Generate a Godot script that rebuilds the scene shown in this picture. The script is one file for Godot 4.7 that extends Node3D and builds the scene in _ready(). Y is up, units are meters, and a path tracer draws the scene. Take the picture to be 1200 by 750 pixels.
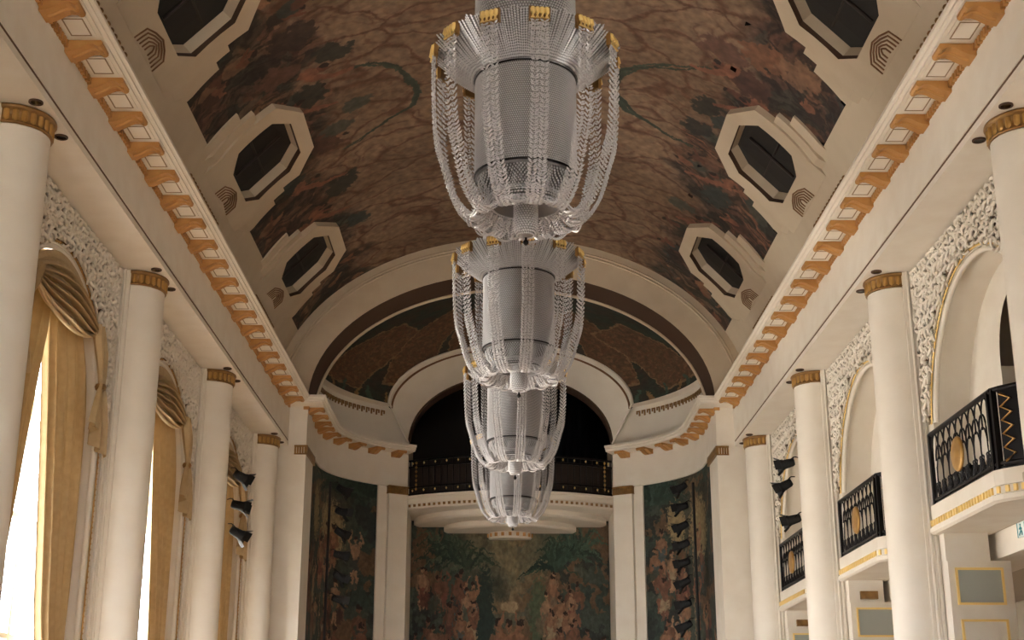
extends Node3D
# Ballroom with a painted barrel vault, engaged columns, bead chandeliers and an apse with a gallery.
# Plan units: one unit of (X, Y, Z) is S metres; Y counts from eye level, Z runs away from the camera, X = 0 is the hall's axis.

const S := 5.0
const EYE := 1.6
const VA := 0.83      # vault half width
const VB := 0.602     # vault rise
const VY := 1.16      # springing
const ZE := 4.62      # chancel arch face
const ZI := 4.80      # back of the arch
const COL0 := 2.077
const PITCH := 0.808
const WALL := 0.8685
const BEAM := 0.767
const APA := 0.712    # apse plan ellipse
const APB := 0.57
const APZ := 4.95

var M := {}
var taken := {}
var rng := RandomNumberGenerator.new()

func P(x: float, y: float, z: float) -> Vector3:
	return Vector3(S * x, EYE + S * y, -S * z)

# ------------------------------------------------------------------ helpers
func numbered(called: String) -> String:
	if not taken.has(called):
		taken[called] = 0
		return called
	taken[called] += 1
	return "%s_%03d" % [called, taken[called]]

func tool() -> SurfaceTool:
	var st := SurfaceTool.new()
	st.begin(Mesh.PRIMITIVE_TRIANGLES)
	st.set_smooth_group(-1)
	return st

func done(st: SurfaceTool) -> ArrayMesh:
	st.generate_normals()
	return st.commit()

func put(called: String, mesh: Mesh, m: Material, parent: Node, t := Transform3D()) -> MeshInstance3D:
	var o := MeshInstance3D.new()
	o.mesh = mesh
	o.material_override = m
	o.transform = t
	o.name = called if parent != self else numbered(called)
	parent.add_child(o, true)
	return o

func obj(called: String, st: SurfaceTool, m: Material, parent: Node, t := Transform3D()) -> MeshInstance3D:
	return put(called, done(st), m, parent, t)

func thing(called: String, label: String, category: String, at := Vector3.ZERO, group := "", kind := "") -> Node3D:
	var o := Node3D.new()
	o.name = numbered(called)
	add_child(o)
	o.position = at
	tag(o, label, category, group, kind)
	return o

func tag(o: Node, label: String, category: String, group := "", kind := "") -> void:
	o.set_meta("label", label)
	o.set_meta("category", category)
	if group:
		o.set_meta("group", group)
	if kind:
		o.set_meta("kind", kind)

func copy(o: Node3D, called: String, label: String, at: Vector3) -> Node3D:
	var c: Node3D = o.duplicate()
	c.name = numbered(called)
	add_child(c)
	c.position = at
	c.set_meta("label", label)
	return c

func tri(st: SurfaceTool, a: Vector3, b: Vector3, c: Vector3) -> void:
	st.add_vertex(a)
	st.add_vertex(b)
	st.add_vertex(c)

func quad(st: SurfaceTool, a: Vector3, b: Vector3, c: Vector3, d: Vector3) -> void:
	tri(st, a, b, c)
	tri(st, a, c, d)

func grid(st: SurfaceTool, nu: int, nv: int, f: Callable, smooth := true, uvf = null) -> void:
	st.set_smooth_group(0 if smooth else -1)
	var pts := []
	var uvs := []
	for j in nv + 1:
		var row := PackedVector3Array()
		var ur := PackedVector2Array()
		for i in nu + 1:
			row.append(f.call(float(i) / nu, float(j) / nv))
			if uvf != null:
				ur.append(uvf.call(float(i) / nu, float(j) / nv))
		pts.append(row)
		uvs.append(ur)
	var has: bool = uvf != null
	for j in nv:
		for i in nu:
			for k in [[0, 0], [1, 0], [1, 1], [0, 0], [1, 1], [0, 1]]:
				if has:
					st.set_uv(uvs[j + k[1]][i + k[0]])
				st.add_vertex(pts[j + k[1]][i + k[0]])
	st.set_smooth_group(-1)

func box(st: SurfaceTool, lo: Vector3, hi: Vector3) -> void:
	var v := []
	for k in 8:
		v.append(Vector3(hi.x if k & 1 else lo.x, hi.y if k & 2 else lo.y, hi.z if k & 4 else lo.z))
	for f in [[0, 2, 3, 1], [4, 5, 7, 6], [0, 1, 5, 4], [2, 6, 7, 3], [0, 4, 6, 2], [1, 3, 7, 5]]:
		quad(st, v[f[0]], v[f[1]], v[f[2]], v[f[3]])

# box in plan units
func pbox(st: SurfaceTool, x0: float, x1: float, y0: float, y1: float, z0: float, z1: float) -> void:
	var a := P(x0, y0, z0)
	var b := P(x1, y1, z1)
	box(st, Vector3(minf(a.x, b.x), minf(a.y, b.y), minf(a.z, b.z)), Vector3(maxf(a.x, b.x), maxf(a.y, b.y), maxf(a.z, b.z)))

func tube(st: SurfaceTool, pts: PackedVector3Array, r: float, n := 6, closed := false, r_end := -1.0) -> void:
	st.set_smooth_group(0)
	var rings := []
	var count := pts.size()
	var up := Vector3.UP
	for i in count:
		var a := pts[(i - 1 + count) % count] if closed or i > 0 else pts[i]
		var b := pts[(i + 1) % count] if closed or i < count - 1 else pts[i]
		var d := (b - a).normalized()
		var side := d.cross(up)
		if side.length() < 0.05:
			side = d.cross(Vector3.RIGHT)
		side = side.normalized()
		var top := side.cross(d).normalized()
		var rr := r if r_end < 0 else lerpf(r, r_end, float(i) / maxi(count - 1, 1))
		var ring := PackedVector3Array()
		for k in n:
			var t := TAU * k / n
			ring.append(pts[i] + side * cos(t) * rr + top * sin(t) * rr)
		rings.append(ring)
	for i in (count if closed else count - 1):
		var p: PackedVector3Array = rings[i]
		var q: PackedVector3Array = rings[(i + 1) % count]
		for k in n:
			quad(st, p[k], p[(k + 1) % n], q[(k + 1) % n], q[k])
	if not closed:
		st.set_smooth_group(-1)
		for k in range(1, n - 1):
			tri(st, rings[0][0], rings[0][k], rings[0][k + 1])
			tri(st, rings[count - 1][0], rings[count - 1][k + 1], rings[count - 1][k])
	st.set_smooth_group(-1)

# prof: (radius, height) in metres, turned about the y axis
func lathe(st: SurfaceTool, prof: Array, n: int, a0 := 0.0, a1 := TAU, c := Vector3.ZERO, smooth := true) -> void:
	for i in prof.size() - 1:
		var p: Vector2 = prof[i]
		var q: Vector2 = prof[i + 1]
		grid(st, n, 1, func(u: float, v: float):
			var a := lerpf(a0, a1, u)
			var w := p.lerp(q, v)
			return c + Vector3(cos(a) * w.x, w.y, sin(a) * w.x), smooth)

# a closed profile in (a, b) pushed along c by a mapping
func push(st: SurfaceTool, prof: PackedVector2Array, c0: float, c1: float, f: Callable) -> void:
	var n := prof.size()
	for i in n:
		var p := prof[i]
		var q := prof[(i + 1) % n]
		quad(st, f.call(p.x, p.y, c0), f.call(q.x, q.y, c0), f.call(q.x, q.y, c1), f.call(p.x, p.y, c1))
	var idx := Geometry2D.triangulate_polygon(prof)
	for i in range(0, idx.size(), 3):
		for c in [c0, c1]:
			tri(st, f.call(prof[idx[i]].x, prof[idx[i]].y, c), f.call(prof[idx[i + 1]].x, prof[idx[i + 1]].y, c), f.call(prof[idx[i + 2]].x, prof[idx[i + 2]].y, c))

# ------------------------------------------------------------------ materials
func mat(called: String, c: Color, rough := 0.7, metal := 0.0) -> StandardMaterial3D:
	var m := StandardMaterial3D.new()
	m.resource_name = called
	m.albedo_color = c
	m.roughness = rough
	m.metallic = metal
	M[called] = m
	return m

func rgb(r: int, g: int, b: int) -> Color:
	return Color(r / 255.0, g / 255.0, b / 255.0)

func mottled(called: String, a: Color, b: Color, rough: float, freq: float, metal := 0.0) -> StandardMaterial3D:
	var m := mat(called, Color.WHITE, rough, metal)
	var n := FastNoiseLite.new()
	n.seed = called.hash() % 1000
	n.frequency = freq
	n.fractal_octaves = 5
	var im := Image.create(256, 256, false, Image.FORMAT_RGB8)
	for y in 256:
		for x in 256:
			# four-way blend keeps the tile seamless
			var fx := x / 256.0
			var fy := y / 256.0
			var v := lerpf(lerpf(n.get_noise_2d(x, y), n.get_noise_2d(x - 256, y), fx), lerpf(n.get_noise_2d(x, y - 256), n.get_noise_2d(x - 256, y - 256), fx), fy)
			im.set_pixel(x, y, a.lerp(b, clampf(0.5 + v * 1.2, 0, 1)))
	m.albedo_texture = ImageTexture.create_from_image(im)
	m.uv1_triplanar = true
	m.uv1_world_triplanar = true
	m.uv1_scale = Vector3.ONE * 0.45
	return m

func materials() -> void:
	mottled("cream", rgb(226, 217, 202), rgb(233, 226, 213), 0.62, 0.02)
	mottled("vault_paint", rgb(192, 176, 152), rgb(199, 184, 161), 0.75, 0.02)
	mottled("frame_paint", rgb(202, 184, 158), rgb(209, 193, 168), 0.75, 0.02)
	mottled("relief_ground", rgb(112, 92, 72), rgb(132, 110, 86), 0.85, 0.03)  # brown ground, darkened to paint in part of the shade between leaves
	mottled("gilt", rgb(194, 152, 86), rgb(164, 124, 66), 0.38, 0.05, 0.4)
	mottled("ochre_gilt", rgb(198, 150, 90), rgb(176, 126, 70), 0.5, 0.03, 0.25)
	mottled("old_gilt", rgb(156, 118, 66), rgb(120, 88, 48), 0.42, 0.06, 0.4)
	mat("bright_gilt", rgb(248, 216, 138), 0.35, 0.12)
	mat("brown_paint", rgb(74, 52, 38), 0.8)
	mat("line_paint", rgb(120, 86, 58), 0.8)
	mat("groove_shade_brown", rgb(104, 78, 56), 0.8)  # colour stands in for shade in the beam groove
	mat("panel_shade_tint", rgb(150, 128, 100), 0.8)  # painted shade of the gap round soffit panels
	mat("iron", rgb(24, 22, 24), 0.42, 0.6)
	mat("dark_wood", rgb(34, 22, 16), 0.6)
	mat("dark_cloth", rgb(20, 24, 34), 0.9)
	mat("lamp_black", rgb(13, 18, 22), 0.65)
	mat("lens", rgb(12, 14, 18), 0.1)
	mottled("floor_wood", rgb(198, 160, 118), rgb(180, 140, 98), 0.5, 0.05)
	mat("frosted", rgb(168, 172, 164), 0.3)
	mat("white_paint", rgb(235, 232, 224), 0.6)
	mat("shutter", rgb(22, 18, 15), 0.7)
	mat("sign_face", rgb(226, 238, 236), 0.5)
	mat("sign_teal", rgb(52, 140, 150), 0.5)
	mat("gallery_paint", rgb(190, 178, 158), 0.8)
	var cloth := mottled("drape", rgb(188, 164, 124), rgb(172, 148, 108), 0.75, 0.08)
	cloth.backlight_enabled = true
	cloth.backlight = Color(0.2, 0.165, 0.1)
	var swag := mottled("swag_cloth", rgb(188, 164, 124), rgb(172, 148, 108), 0.6, 0.08)
	swag.backlight_enabled = true
	swag.backlight = Color(0.16, 0.12, 0.06)
	var glass := mat("glass", Color(1, 1, 1, 0.06), 0.03)
	glass.transparency = BaseMaterial3D.TRANSPARENCY_ALPHA
	var bead := mat("crystal", rgb(196, 195, 198), 0.15)
	bead.metallic_specular = 0.8
	mat("net_core", rgb(122, 119, 119), 0.6)

# ------------------------------------------------------------------ painting of the murals
func lay(im: Image, x: int, y: int, c: Color, a: float) -> void:
	if x < 0 or y < 0 or x >= im.get_width() or y >= im.get_height():
		return
	im.set_pixel(x, y, im.get_pixel(x, y).lerp(c, a))

func dab(im: Image, cx: float, cy: float, rx: float, ry: float, turn: float, c: Color, a := 0.9, ragged: FastNoiseLite = null) -> void:
	var r := int(maxf(rx, ry)) + 2
	var cs := cos(turn)
	var sn := sin(turn)
	for y in range(int(cy) - r, int(cy) + r + 1):
		for x in range(int(cx) - r, int(cx) + r + 1):
			var dx := x - cx
			var dy := y - cy
			var u := (dx * cs + dy * sn) / rx
			var v := (-dx * sn + dy * cs) / ry
			var d := u * u + v * v
			if ragged:
				d += ragged.get_noise_2d(x * 2.0, y * 2.0) * 0.9
			if d < 1.0:
				lay(im, x, y, c, a * clampf((1.0 - d) * 4.0, 0, 1))

func stroke(im: Image, pts: PackedVector2Array, w0: float, w1: float, c: Color, a := 0.9) -> void:
	var total := 0.0
	for i in pts.size() - 1:
		total += pts[i].distance_to(pts[i + 1])
	var gone := 0.0
	for i in pts.size() - 1:
		var n := maxi(int(pts[i].distance_to(pts[i + 1])), 1)
		for k in n:
			var p := pts[i].lerp(pts[i + 1], float(k) / n)
			var t := (gone + pts[i].distance_to(p)) / maxf(total, 0.001)
			var w := lerpf(w0, w1, t)
			for y in range(int(p.y - w), int(p.y + w) + 1):
				for x in range(int(p.x - w), int(p.x + w) + 1):
					if Vector2(x, y).distance_to(p) <= w:
						lay(im, x, y, c, a)
		gone += pts[i].distance_to(pts[i + 1])

func noise(s: int, f: float, octaves := 4, kind := FastNoiseLite.TYPE_SIMPLEX_SMOOTH) -> FastNoiseLite:
	var n := FastNoiseLite.new()
	n.seed = s
	n.frequency = f
	n.noise_type = kind
	n.fractal_octaves = octaves
	if kind == FastNoiseLite.TYPE_CELLULAR:
		n.fractal_type = FastNoiseLite.FRACTAL_NONE
	return n

func mural_material(called: String, im: Image, rough := 0.8) -> StandardMaterial3D:
	var m := mat(called, Color.WHITE, rough)
	m.albedo_texture = ImageTexture.create_from_image(im)
	return m

# one standing robed person: head, body, legs, arms
func painted_person(im: Image, x: float, y: float, h: float, skin: Color, robe: Color, rag: FastNoiseLite, arms := 0) -> void:
	dab(im, x, y - h * 0.36, h * 0.13, h * 0.30, 0.0, robe, 0.9, rag)
	dab(im, x, y - h * 0.62, h * 0.13, h * 0.16, 0.0, skin, 0.9)
	stroke(im, PackedVector2Array([Vector2(x - h * 0.05, y - h * 0.2), Vector2(x - h * 0.06, y)]), h * 0.05, h * 0.03, skin)
	stroke(im, PackedVector2Array([Vector2(x + h * 0.05, y - h * 0.2), Vector2(x + h * 0.06, y)]), h * 0.05, h * 0.03, skin)
	if arms == 1:
		for s in [-1, 1]:
			stroke(im, PackedVector2Array([Vector2(x + s * h * 0.1, y - h * 0.7), Vector2(x + s * h * 0.2, y - h * 0.85), Vector2(x + s * h * 0.1, y - h * 1.05)]), h * 0.04, h * 0.025, skin)
	else:
		for s in [-1, 1]:
			stroke(im, PackedVector2Array([Vector2(x + s * h * 0.12, y - h * 0.7), Vector2(x + s * h * 0.17, y - h * 0.5), Vector2(x + s * h * 0.1, y - h * 0.38)]), h * 0.04, h * 0.03, skin.darkened(0.15))
	dab(im, x, y - h * 0.86, h * 0.065, h * 0.08, 0.0, skin, 0.95)
	dab(im, x, y - h * 0.91, h * 0.07, h * 0.05, 0.0, Color(0.12, 0.07, 0.05), 0.95)

func painted_palm(im: Image, x: float, y: float, r: float, c: Color, seed_: int) -> void:
	var g := RandomNumberGenerator.new()
	g.seed = seed_
	for k in 16:
		var a := g.randf_range(-PI * 1.05, 0.05)
		var l := r * g.randf_range(0.7, 1.1)
		var e := Vector2(x + cos(a) * l, y + sin(a) * l * 0.7 + absf(cos(a)) * l * 0.25)
		stroke(im, PackedVector2Array([Vector2(x, y), Vector2(x + cos(a) * l * 0.5, y + sin(a) * l * 0.62), e]), r * 0.055, 0.7, c.lerp(Color(0.08, 0.16, 0.13), g.randf()), 0.9)

func paint_vault() -> StandardMaterial3D:
	var w := 1400
	var h := 800
	var im := Image.create(w, h, false, Image.FORMAT_RGB8)
	var warp := noise(3, 0.006, 3)
	var tone := noise(8, 0.004, 4)
	var grain := noise(21, 0.08, 3)
	var edge := noise(11, 0.0115, 1, FastNoiseLite.TYPE_CELLULAR)
	edge.cellular_return_type = FastNoiseLite.RETURN_DISTANCE2_SUB
	edge.cellular_jitter = 0.9
	var fine := noise(31, 0.028, 1, FastNoiseLite.TYPE_CELLULAR)
	fine.cellular_return_type = FastNoiseLite.RETURN_DISTANCE2_SUB
	var cells := noise(17, 0.017, 1, FastNoiseLite.TYPE_CELLULAR)
	cells.cellular_return_type = FastNoiseLite.RETURN_CELL_VALUE
	var cells2 := noise(41, 0.034, 1, FastNoiseLite.TYPE_CELLULAR)
	cells2.cellular_return_type = FastNoiseLite.RETURN_CELL_VALUE
	var tan1 := rgb(126, 103, 83)
	var tan2 := rgb(106, 84, 65)
	var vine := rgb(82, 52, 38)
	var folk := [rgb(40, 40, 36), rgb(52, 38, 34), rgb(92, 64, 54), rgb(124, 94, 72), rgb(62, 66, 58), rgb(70, 46, 40), rgb(46, 54, 52), rgb(120, 82, 60), rgb(40, 32, 28), rgb(96, 70, 56)]
	for y in h:
		var v := float(y) / h
		var low := minf(v, 1.0 - v)          # 0 at either foot of the vault
		for x in w:
			var wx := warp.get_noise_2d(x, y) * 60.0
			var wy := warp.get_noise_2d(x + 900.0, y) * 60.0
			var c := tan1.lerp(tan2, clampf(0.5 + tone.get_noise_2d(x, y) * 1.4, 0, 1))
			# vines: a net of long cells, the lines along the hall shorter than those across
			var e := edge.get_noise_2d(x * 1.5 + wx * 0.7, y * 0.75 + wy * 0.7) + 1.0
			var rope := clampf(1.15 - e * 11.0, 0, 1)
			var leafy := clampf(tone.get_noise_2d(x * 3.0, y * 3.0 + 500.0) * 3.4 + 0.1, 0, 1)
			var f := fine.get_noise_2d(x * 1.3 + wx, y * 0.8 + wy) + 1.0
			rope = maxf(rope, clampf(1.1 - f * 6.0, 0, 1) * leafy * 0.6)
			c = c.lerp(vine, rope * 0.8)
			# crowd along both feet of the vault
			var line := 0.205 + tone.get_noise_2d(x * 1.6, 40.0 + (900.0 if v > 0.5 else 0.0)) * 0.10 + warp.get_noise_2d(x * 3.0, y * 3.0) * 0.03
			var crowd := clampf((line - low) * 26.0, 0, 1)
			if crowd > 0.0:
				var a: Color = folk[int(clampf((cells.get_noise_2d(x * 1.2 + wx * 1.5, y * 0.9 + wy * 1.5) * 0.5 + 0.5), 0, 0.999) * 10.0)]
				var b: Color = folk[int(clampf((cells2.get_noise_2d(x + wy * 1.2, y * 0.8 + wx * 1.2) * 0.5 + 0.5), 0, 0.999) * 10.0)]
				var k := a.lerp(b, 0.6)
				# hanging folds of cloth
				var fold := grain.get_noise_2d(x * 0.9 + wx, y * 0.16 + wy * 0.3)
				k = k.lerp(rgb(26, 20, 18), clampf(0.25 + fold * 1.5, 0, 0.75))
				c = c.lerp(k, crowd * 0.93)
			var n := grain.get_noise_2d(x, y) * 0.05
			im.set_pixel(x, y, Color(clampf(c.r + n, 0, 1), clampf(c.g + n, 0, 1), clampf(c.b + n, 0, 1)))
	# garlands bent like bows, one over each haunch
	var green := rgb(62, 74, 60)
	var bows := [
		[[0.526, 0.761], [0.532, 0.711], [0.551, 0.669], [0.580, 0.647], [0.610, 0.644], [0.631, 0.659], [0.645, 0.695], [0.661, 0.741], [0.667, 0.773]],
		[[0.509, 0.224], [0.524, 0.274], [0.540, 0.310], [0.563, 0.339], [0.591, 0.351], [0.615, 0.349], [0.634, 0.328], [0.641, 0.292], [0.655, 0.245], [0.656, 0.198]]]
	for b in bows:
		for k in 4:
			var pts := PackedVector2Array()
			for q in b:
				pts.append(Vector2(q[0] * w + (k - 1.5) * 5.0 * sin(q[1] * 40.0 + k), q[1] * h + (k - 1.5) * 5.0 * cos(q[0] * 60.0 + k)))
			var mid := pts.size() / 2
			stroke(im, pts.slice(0, mid + 1), 0.9, 2.9, green.lerp(rgb(40, 46, 40), k * 0.25))
			stroke(im, pts.slice(mid), 2.9, 0.9, green.lerp(rgb(40, 46, 40), k * 0.25))
	# a throng of small painted people along both feet
	var pg := RandomNumberGenerator.new()
	pg.seed = 314
	for k in 90:
		var vx := pg.randf() * w
		var up := pg.randf_range(0.015, 0.2)
		var left := k % 2 == 0
		var vy := (1.0 - up if left else up) * h
		var dir := -1.0 if left else 1.0
		var sk: Color = [rgb(122, 82, 62), rgb(104, 66, 50), rgb(132, 96, 72), rgb(86, 54, 44)][pg.randi() % 4]
		var ro: Color = folk[pg.randi() % 10]
		dab(im, vx, vy, pg.randf_range(9, 15), pg.randf_range(15, 24), pg.randf_range(-0.5, 0.5), ro, 0.85, null)
		dab(im, vx + pg.randf_range(-4, 4), vy + dir * 12, 8, 11, pg.randf_range(-0.6, 0.6), sk, 0.85, null)
		dab(im, vx + pg.randf_range(-4, 4), vy + dir * 25, 5, 6, 0, sk, 0.95)
		dab(im, vx, vy + dir * 29, 5, 4, 0, rgb(36, 24, 20), 0.9)
		var e := Vector2(vx + pg.randf_range(-24, 24), vy + dir * pg.randf_range(10, 36))
		stroke(im, PackedVector2Array([Vector2(vx, vy + dir * 14), Vector2(vx, vy + dir * 10).lerp(e, 0.5) + Vector2(3, 3), e]), 3.4, 2.0, sk, 0.9)
	# people reaching up from the crowd, dark figures and drapery
	var rag := noise(5, 0.03, 3)
	var spots := [[0.445, 0.810, 26, 1], [0.487, 0.846, 24, 2], [0.492, 0.756, 20, 0], [0.543, 0.803, 22, 0], [0.623, 0.778, 18, 4], [0.593, 0.736, 16, 4], [0.643, 0.807, 20, 5], [0.738, 0.797, 24, 0], [0.838, 0.783, 18, 6], [0.673, 0.886, 24, 6], [0.685, 0.955, 22, 8],
		[0.472, 0.208, 26, 2], [0.500, 0.155, 26, 5], [0.570, 0.207, 20, 0], [0.583, 0.172, 18, 6], [0.450, 0.144, 28, 7], [0.440, 0.086, 26, 3], [0.642, 0.116, 24, 4], [0.614, 0.210, 18, 0], [0.724, 0.142, 24, 6], [0.689, 0.053, 22, 4], [0.786, 0.197, 18, 4]]
	for s in spots:
		dab(im, s[0] * w, s[1] * h, s[2], s[2] * 1.35, s[0] * 20.0, folk[s[3]], 0.85, rag)
	for s in [[0.515, 0.80, 0.53, 0.73], [0.55, 0.86, 0.575, 0.77], [0.70, 0.87, 0.72, 0.78], [0.50, 0.19, 0.515, 0.25], [0.53, 0.13, 0.56, 0.20], [0.69, 0.13, 0.71, 0.21], [0.78, 0.86, 0.80, 0.79], [0.80, 0.13, 0.82, 0.2]]:
		var a := Vector2(s[0] * w, s[1] * h)
		var b := Vector2(s[2] * w, s[3] * h)
		stroke(im, PackedVector2Array([a, a.lerp(b, 0.5) + Vector2(8, 0), b]), 7.0, 3.0, rgb(118, 78, 60), 0.9)
		dab(im, a.x - 8, a.y, 17, 13, 0.3, rgb(126, 84, 64), 0.9, rag)
		dab(im, a.lerp(b, 0.35).x - 16, a.lerp(b, 0.35).y, 7, 8, 0, rgb(100, 60, 48), 0.95)
		dab(im, a.lerp(b, 0.35).x - 18, a.lerp(b, 0.4).y, 5, 6, 0, rgb(34, 24, 20), 0.95)
	return mural_material("vault_mural", weathered(im, 401, 3.5))

func paint_dome() -> StandardMaterial3D:
	var w := 900
	var h := 420
	var im := Image.create(w, h, false, Image.FORMAT_RGB8)
	var n := noise(61, 0.02, 4)
	var net := noise(62, 0.045, 1, FastNoiseLite.TYPE_CELLULAR)
	net.cellular_return_type = FastNoiseLite.RETURN_DISTANCE2_SUB
	for y in h:
		for x in w:
			var c := rgb(52, 44, 36).lerp(rgb(40, 50, 42), clampf(0.5 + n.get_noise_2d(x, y) * 1.6, 0, 1))
			im.set_pixel(x, y, c)
	# woven panels, each a slanted patch with a pale border and a net of leaves
	var panels := [[0.16, 0.30, 0.075, 0.26, 0.35], [0.27, 0.44, 0.06, 0.30, -0.10], [0.37, 0.58, 0.06, 0.26, -0.35], [0.50, 0.66, 0.065, 0.22, 0.0], [0.63, 0.58, 0.06, 0.26, 0.35], [0.73, 0.44, 0.06, 0.30, 0.10], [0.84, 0.30, 0.075, 0.26, -0.35]]
	for p in panels:
		var cx: float = p[0] * w
		var cy: float = p[1] * h
		var rx: float = p[2] * w * 0.82
		var ry: float = p[3] * h
		var lean: float = p[4]
		for y in range(int(cy - ry), int(cy + ry)):
			for x in range(int(cx - rx * 1.8), int(cx + rx * 1.8)):
				var u := (x - cx - (y - cy) * lean) / rx
				var v := (y - cy) / ry
				if absf(u) < 1.0 and absf(v) < 1.0:
					var e := net.get_noise_2d(x * 0.9 + n.get_noise_2d(x, y) * 60.0, y * 1.3 + n.get_noise_2d(x + 300, y) * 60.0) + 1.0
					var c := rgb(112, 82, 58).lerp(rgb(84, 52, 38), clampf(1.0 - e * 2.2, 0, 1) * 0.75)
					c = c.lerp(rgb(72, 60, 44), clampf(0.5 + n.get_noise_2d(x * 3, y * 3) * 2, 0, 1) * 0.5)
					if absf(u) > 0.93 or absf(v) > 0.95:
						c = rgb(124, 98, 70)
					lay(im, x, y, c, 0.95)
	for k in 26:
		var x0 := w * (0.02 + 0.96 * k / 25.0)
		var c := rgb(58, 78, 66) if k % 2 else rgb(128, 100, 66)
		stroke(im, PackedVector2Array([Vector2(x0, 2), Vector2(x0 + sin(k * 2.1) * 12, h * (0.05 + 0.05 * absf(sin(k * 1.7))))]), 5.0, 3.0, c, 0.8)
	return mural_material("dome_mural", weathered(im, 77, 6.0))

func weathered(im: Image, s: int, amount: float) -> Image:
	# brush wobble and uneven pigment
	var a := noise(s, 0.035, 3)
	var b := noise(s + 9, 0.12, 3)
	var w := im.get_width()
	var h := im.get_height()
	var out := Image.create(w, h, false, Image.FORMAT_RGB8)
	for y in h:
		for x in w:
			var sx := clampi(int(x + a.get_noise_2d(x, y) * amount + b.get_noise_2d(x, y) * amount * 0.5), 0, w - 1)
			var sy := clampi(int(y + a.get_noise_2d(x + 700, y) * amount + b.get_noise_2d(x + 700, y) * amount * 0.5), 0, h - 1)
			var k := 1.0 + b.get_noise_2d(x * 0.5, y * 0.5 + 300) * 0.2
			var c := im.get_pixel(sx, sy)
			out.set_pixel(x, y, Color(clampf(c.r * k, 0, 1), clampf(c.g * k, 0, 1), clampf(c.b * k, 0, 1)))
	return out

func paint_scene(called: String, w: int, h: int, seed_: int, crowd: int, sail: bool) -> StandardMaterial3D:
	var im := Image.create(w, h, false, Image.FORMAT_RGB8)
	var n := noise(seed_, 0.012, 4)
	var n2 := noise(seed_ + 1, 0.05, 3)
	var cells := noise(seed_ + 2, 0.03, 1, FastNoiseLite.TYPE_CELLULAR)
	cells.cellular_return_type = FastNoiseLite.RETURN_CELL_VALUE
	var g := RandomNumberGenerator.new()
	g.seed = seed_
	var ground := [rgb(58, 66, 58), rgb(46, 58, 52), rgb(92, 72, 54), rgb(38, 44, 40)]
	for y in h:
		for x in w:
			var t := clampf((cells.get_noise_2d(x * 0.7 + n.get_noise_2d(x, y) * 60, y * 0.7) * 0.5 + 0.5), 0, 0.999)
			var c: Color = ground[int(t * 4.0)]
			var sky := clampf(1.2 - absf(float(x) / w - 0.5) * 2.6 - float(y) / h * 1.2 + n.get_noise_2d(x, y) * 0.5, 0, 1)
			c = c.lerp(rgb(128, 116, 88), sky * (0.9 if not sail else 0.35))
			var s := n2.get_noise_2d(x, y) * 0.06
			im.set_pixel(x, y, Color(clampf(c.r + s, 0, 1), clampf(c.g + s, 0, 1), clampf(c.b + s, 0, 1)))
	var rag := noise(seed_ + 5, 0.05, 3)
	if sail:
		dab(im, w * 0.42, h * 0.3, w * 0.16, h * 0.17, 0.1, rgb(140, 124, 92), 0.95, rag)
		dab(im, w * 0.72, h * 0.24, w * 0.09, h * 0.14, 0.1, rgb(146, 128, 94), 0.95, rag)
		stroke(im, PackedVector2Array([Vector2(w * 0.55, h * 0.08), Vector2(w * 0.55, h)]), 2.0, 2.0, rgb(134, 112, 86))
		for k in 6:
			painted_palm(im, w * g.randf_range(0.05, 0.95), h * g.randf_range(0.02, 0.12), w * 0.3, rgb(60, 76, 66), seed_ + k)
		for k in 5:
			dab(im, w * g.randf_range(0.1, 0.9), h * g.randf_range(0.45, 0.62), w * 0.09, h * 0.06, g.randf() * 3, rgb(52, 64, 58), 0.8, rag)
		stroke(im, PackedVector2Array([Vector2(w * 0.62, h * 0.44), Vector2(w * 0.62, h * 0.58)]), 5, 5, rgb(28, 30, 28))
	else:
		for k in 4:
			painted_palm(im, w * (0.14 + 0.05 * k), h * (0.2 + 0.03 * k), w * 0.17, rgb(78, 88, 70), seed_ + k)
			painted_palm(im, w * (0.86 - 0.05 * k), h * (0.2 + 0.03 * k), w * 0.17, rgb(70, 92, 76), seed_ + 20 + k)
		# rocks and a dark pool of leaves
		dab(im, w * 0.37, h * 0.62, w * 0.055, h * 0.36, 0.0, rgb(34, 50, 46), 0.95, rag)
		dab(im, w * 0.64, h * 0.55, w * 0.045, h * 0.22, 0.0, rgb(72, 86, 64), 0.85, rag)
	var skins := [rgb(136, 100, 76), rgb(116, 80, 62), rgb(148, 116, 90), rgb(104, 70, 56)]
	var robes := [rgb(144, 126, 100), rgb(112, 66, 56), rgb(70, 80, 80), rgb(110, 92, 74), rgb(86, 54, 48), rgb(78, 86, 74), rgb(52, 56, 56)]
	for k in crowd:
		var row := k / float(crowd)
		var x := w * g.randf_range(0.03, 0.97)
		if not sail and absf(x / w - 0.5) < 0.14:
			x += w * 0.2 * signf(x / w - 0.5 + 0.001)
		var y := h * lerpf(0.5, 1.14, row)
		painted_person(im, x, y, h * g.randf_range(0.2, 0.28), skins[g.randi() % 4], robes[g.randi() % 7], rag, 1 if g.randf() < 0.2 else 0)
		if g.randf() < 0.35:
			dab(im, x + g.randf_range(-20, 20), y - h * 0.05, w * 0.03, h * 0.05, g.randf() * 3.0, robes[g.randi() % 7].darkened(0.3), 0.8, rag)
	if not sail:
		for k in 3:
			painted_person(im, w * (0.44 + 0.055 * k), h * 0.95, h * 0.4, rgb(128, 92, 70), rgb(146, 126, 100), rag, 1 if k == 1 else 0)
		dab(im, w * 0.495, h * 0.5, w * 0.05, h * 0.03, 0, rgb(150, 132, 104), 0.9)
	return mural_material(called, weathered(im, seed_ + 50, 7.0))

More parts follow.
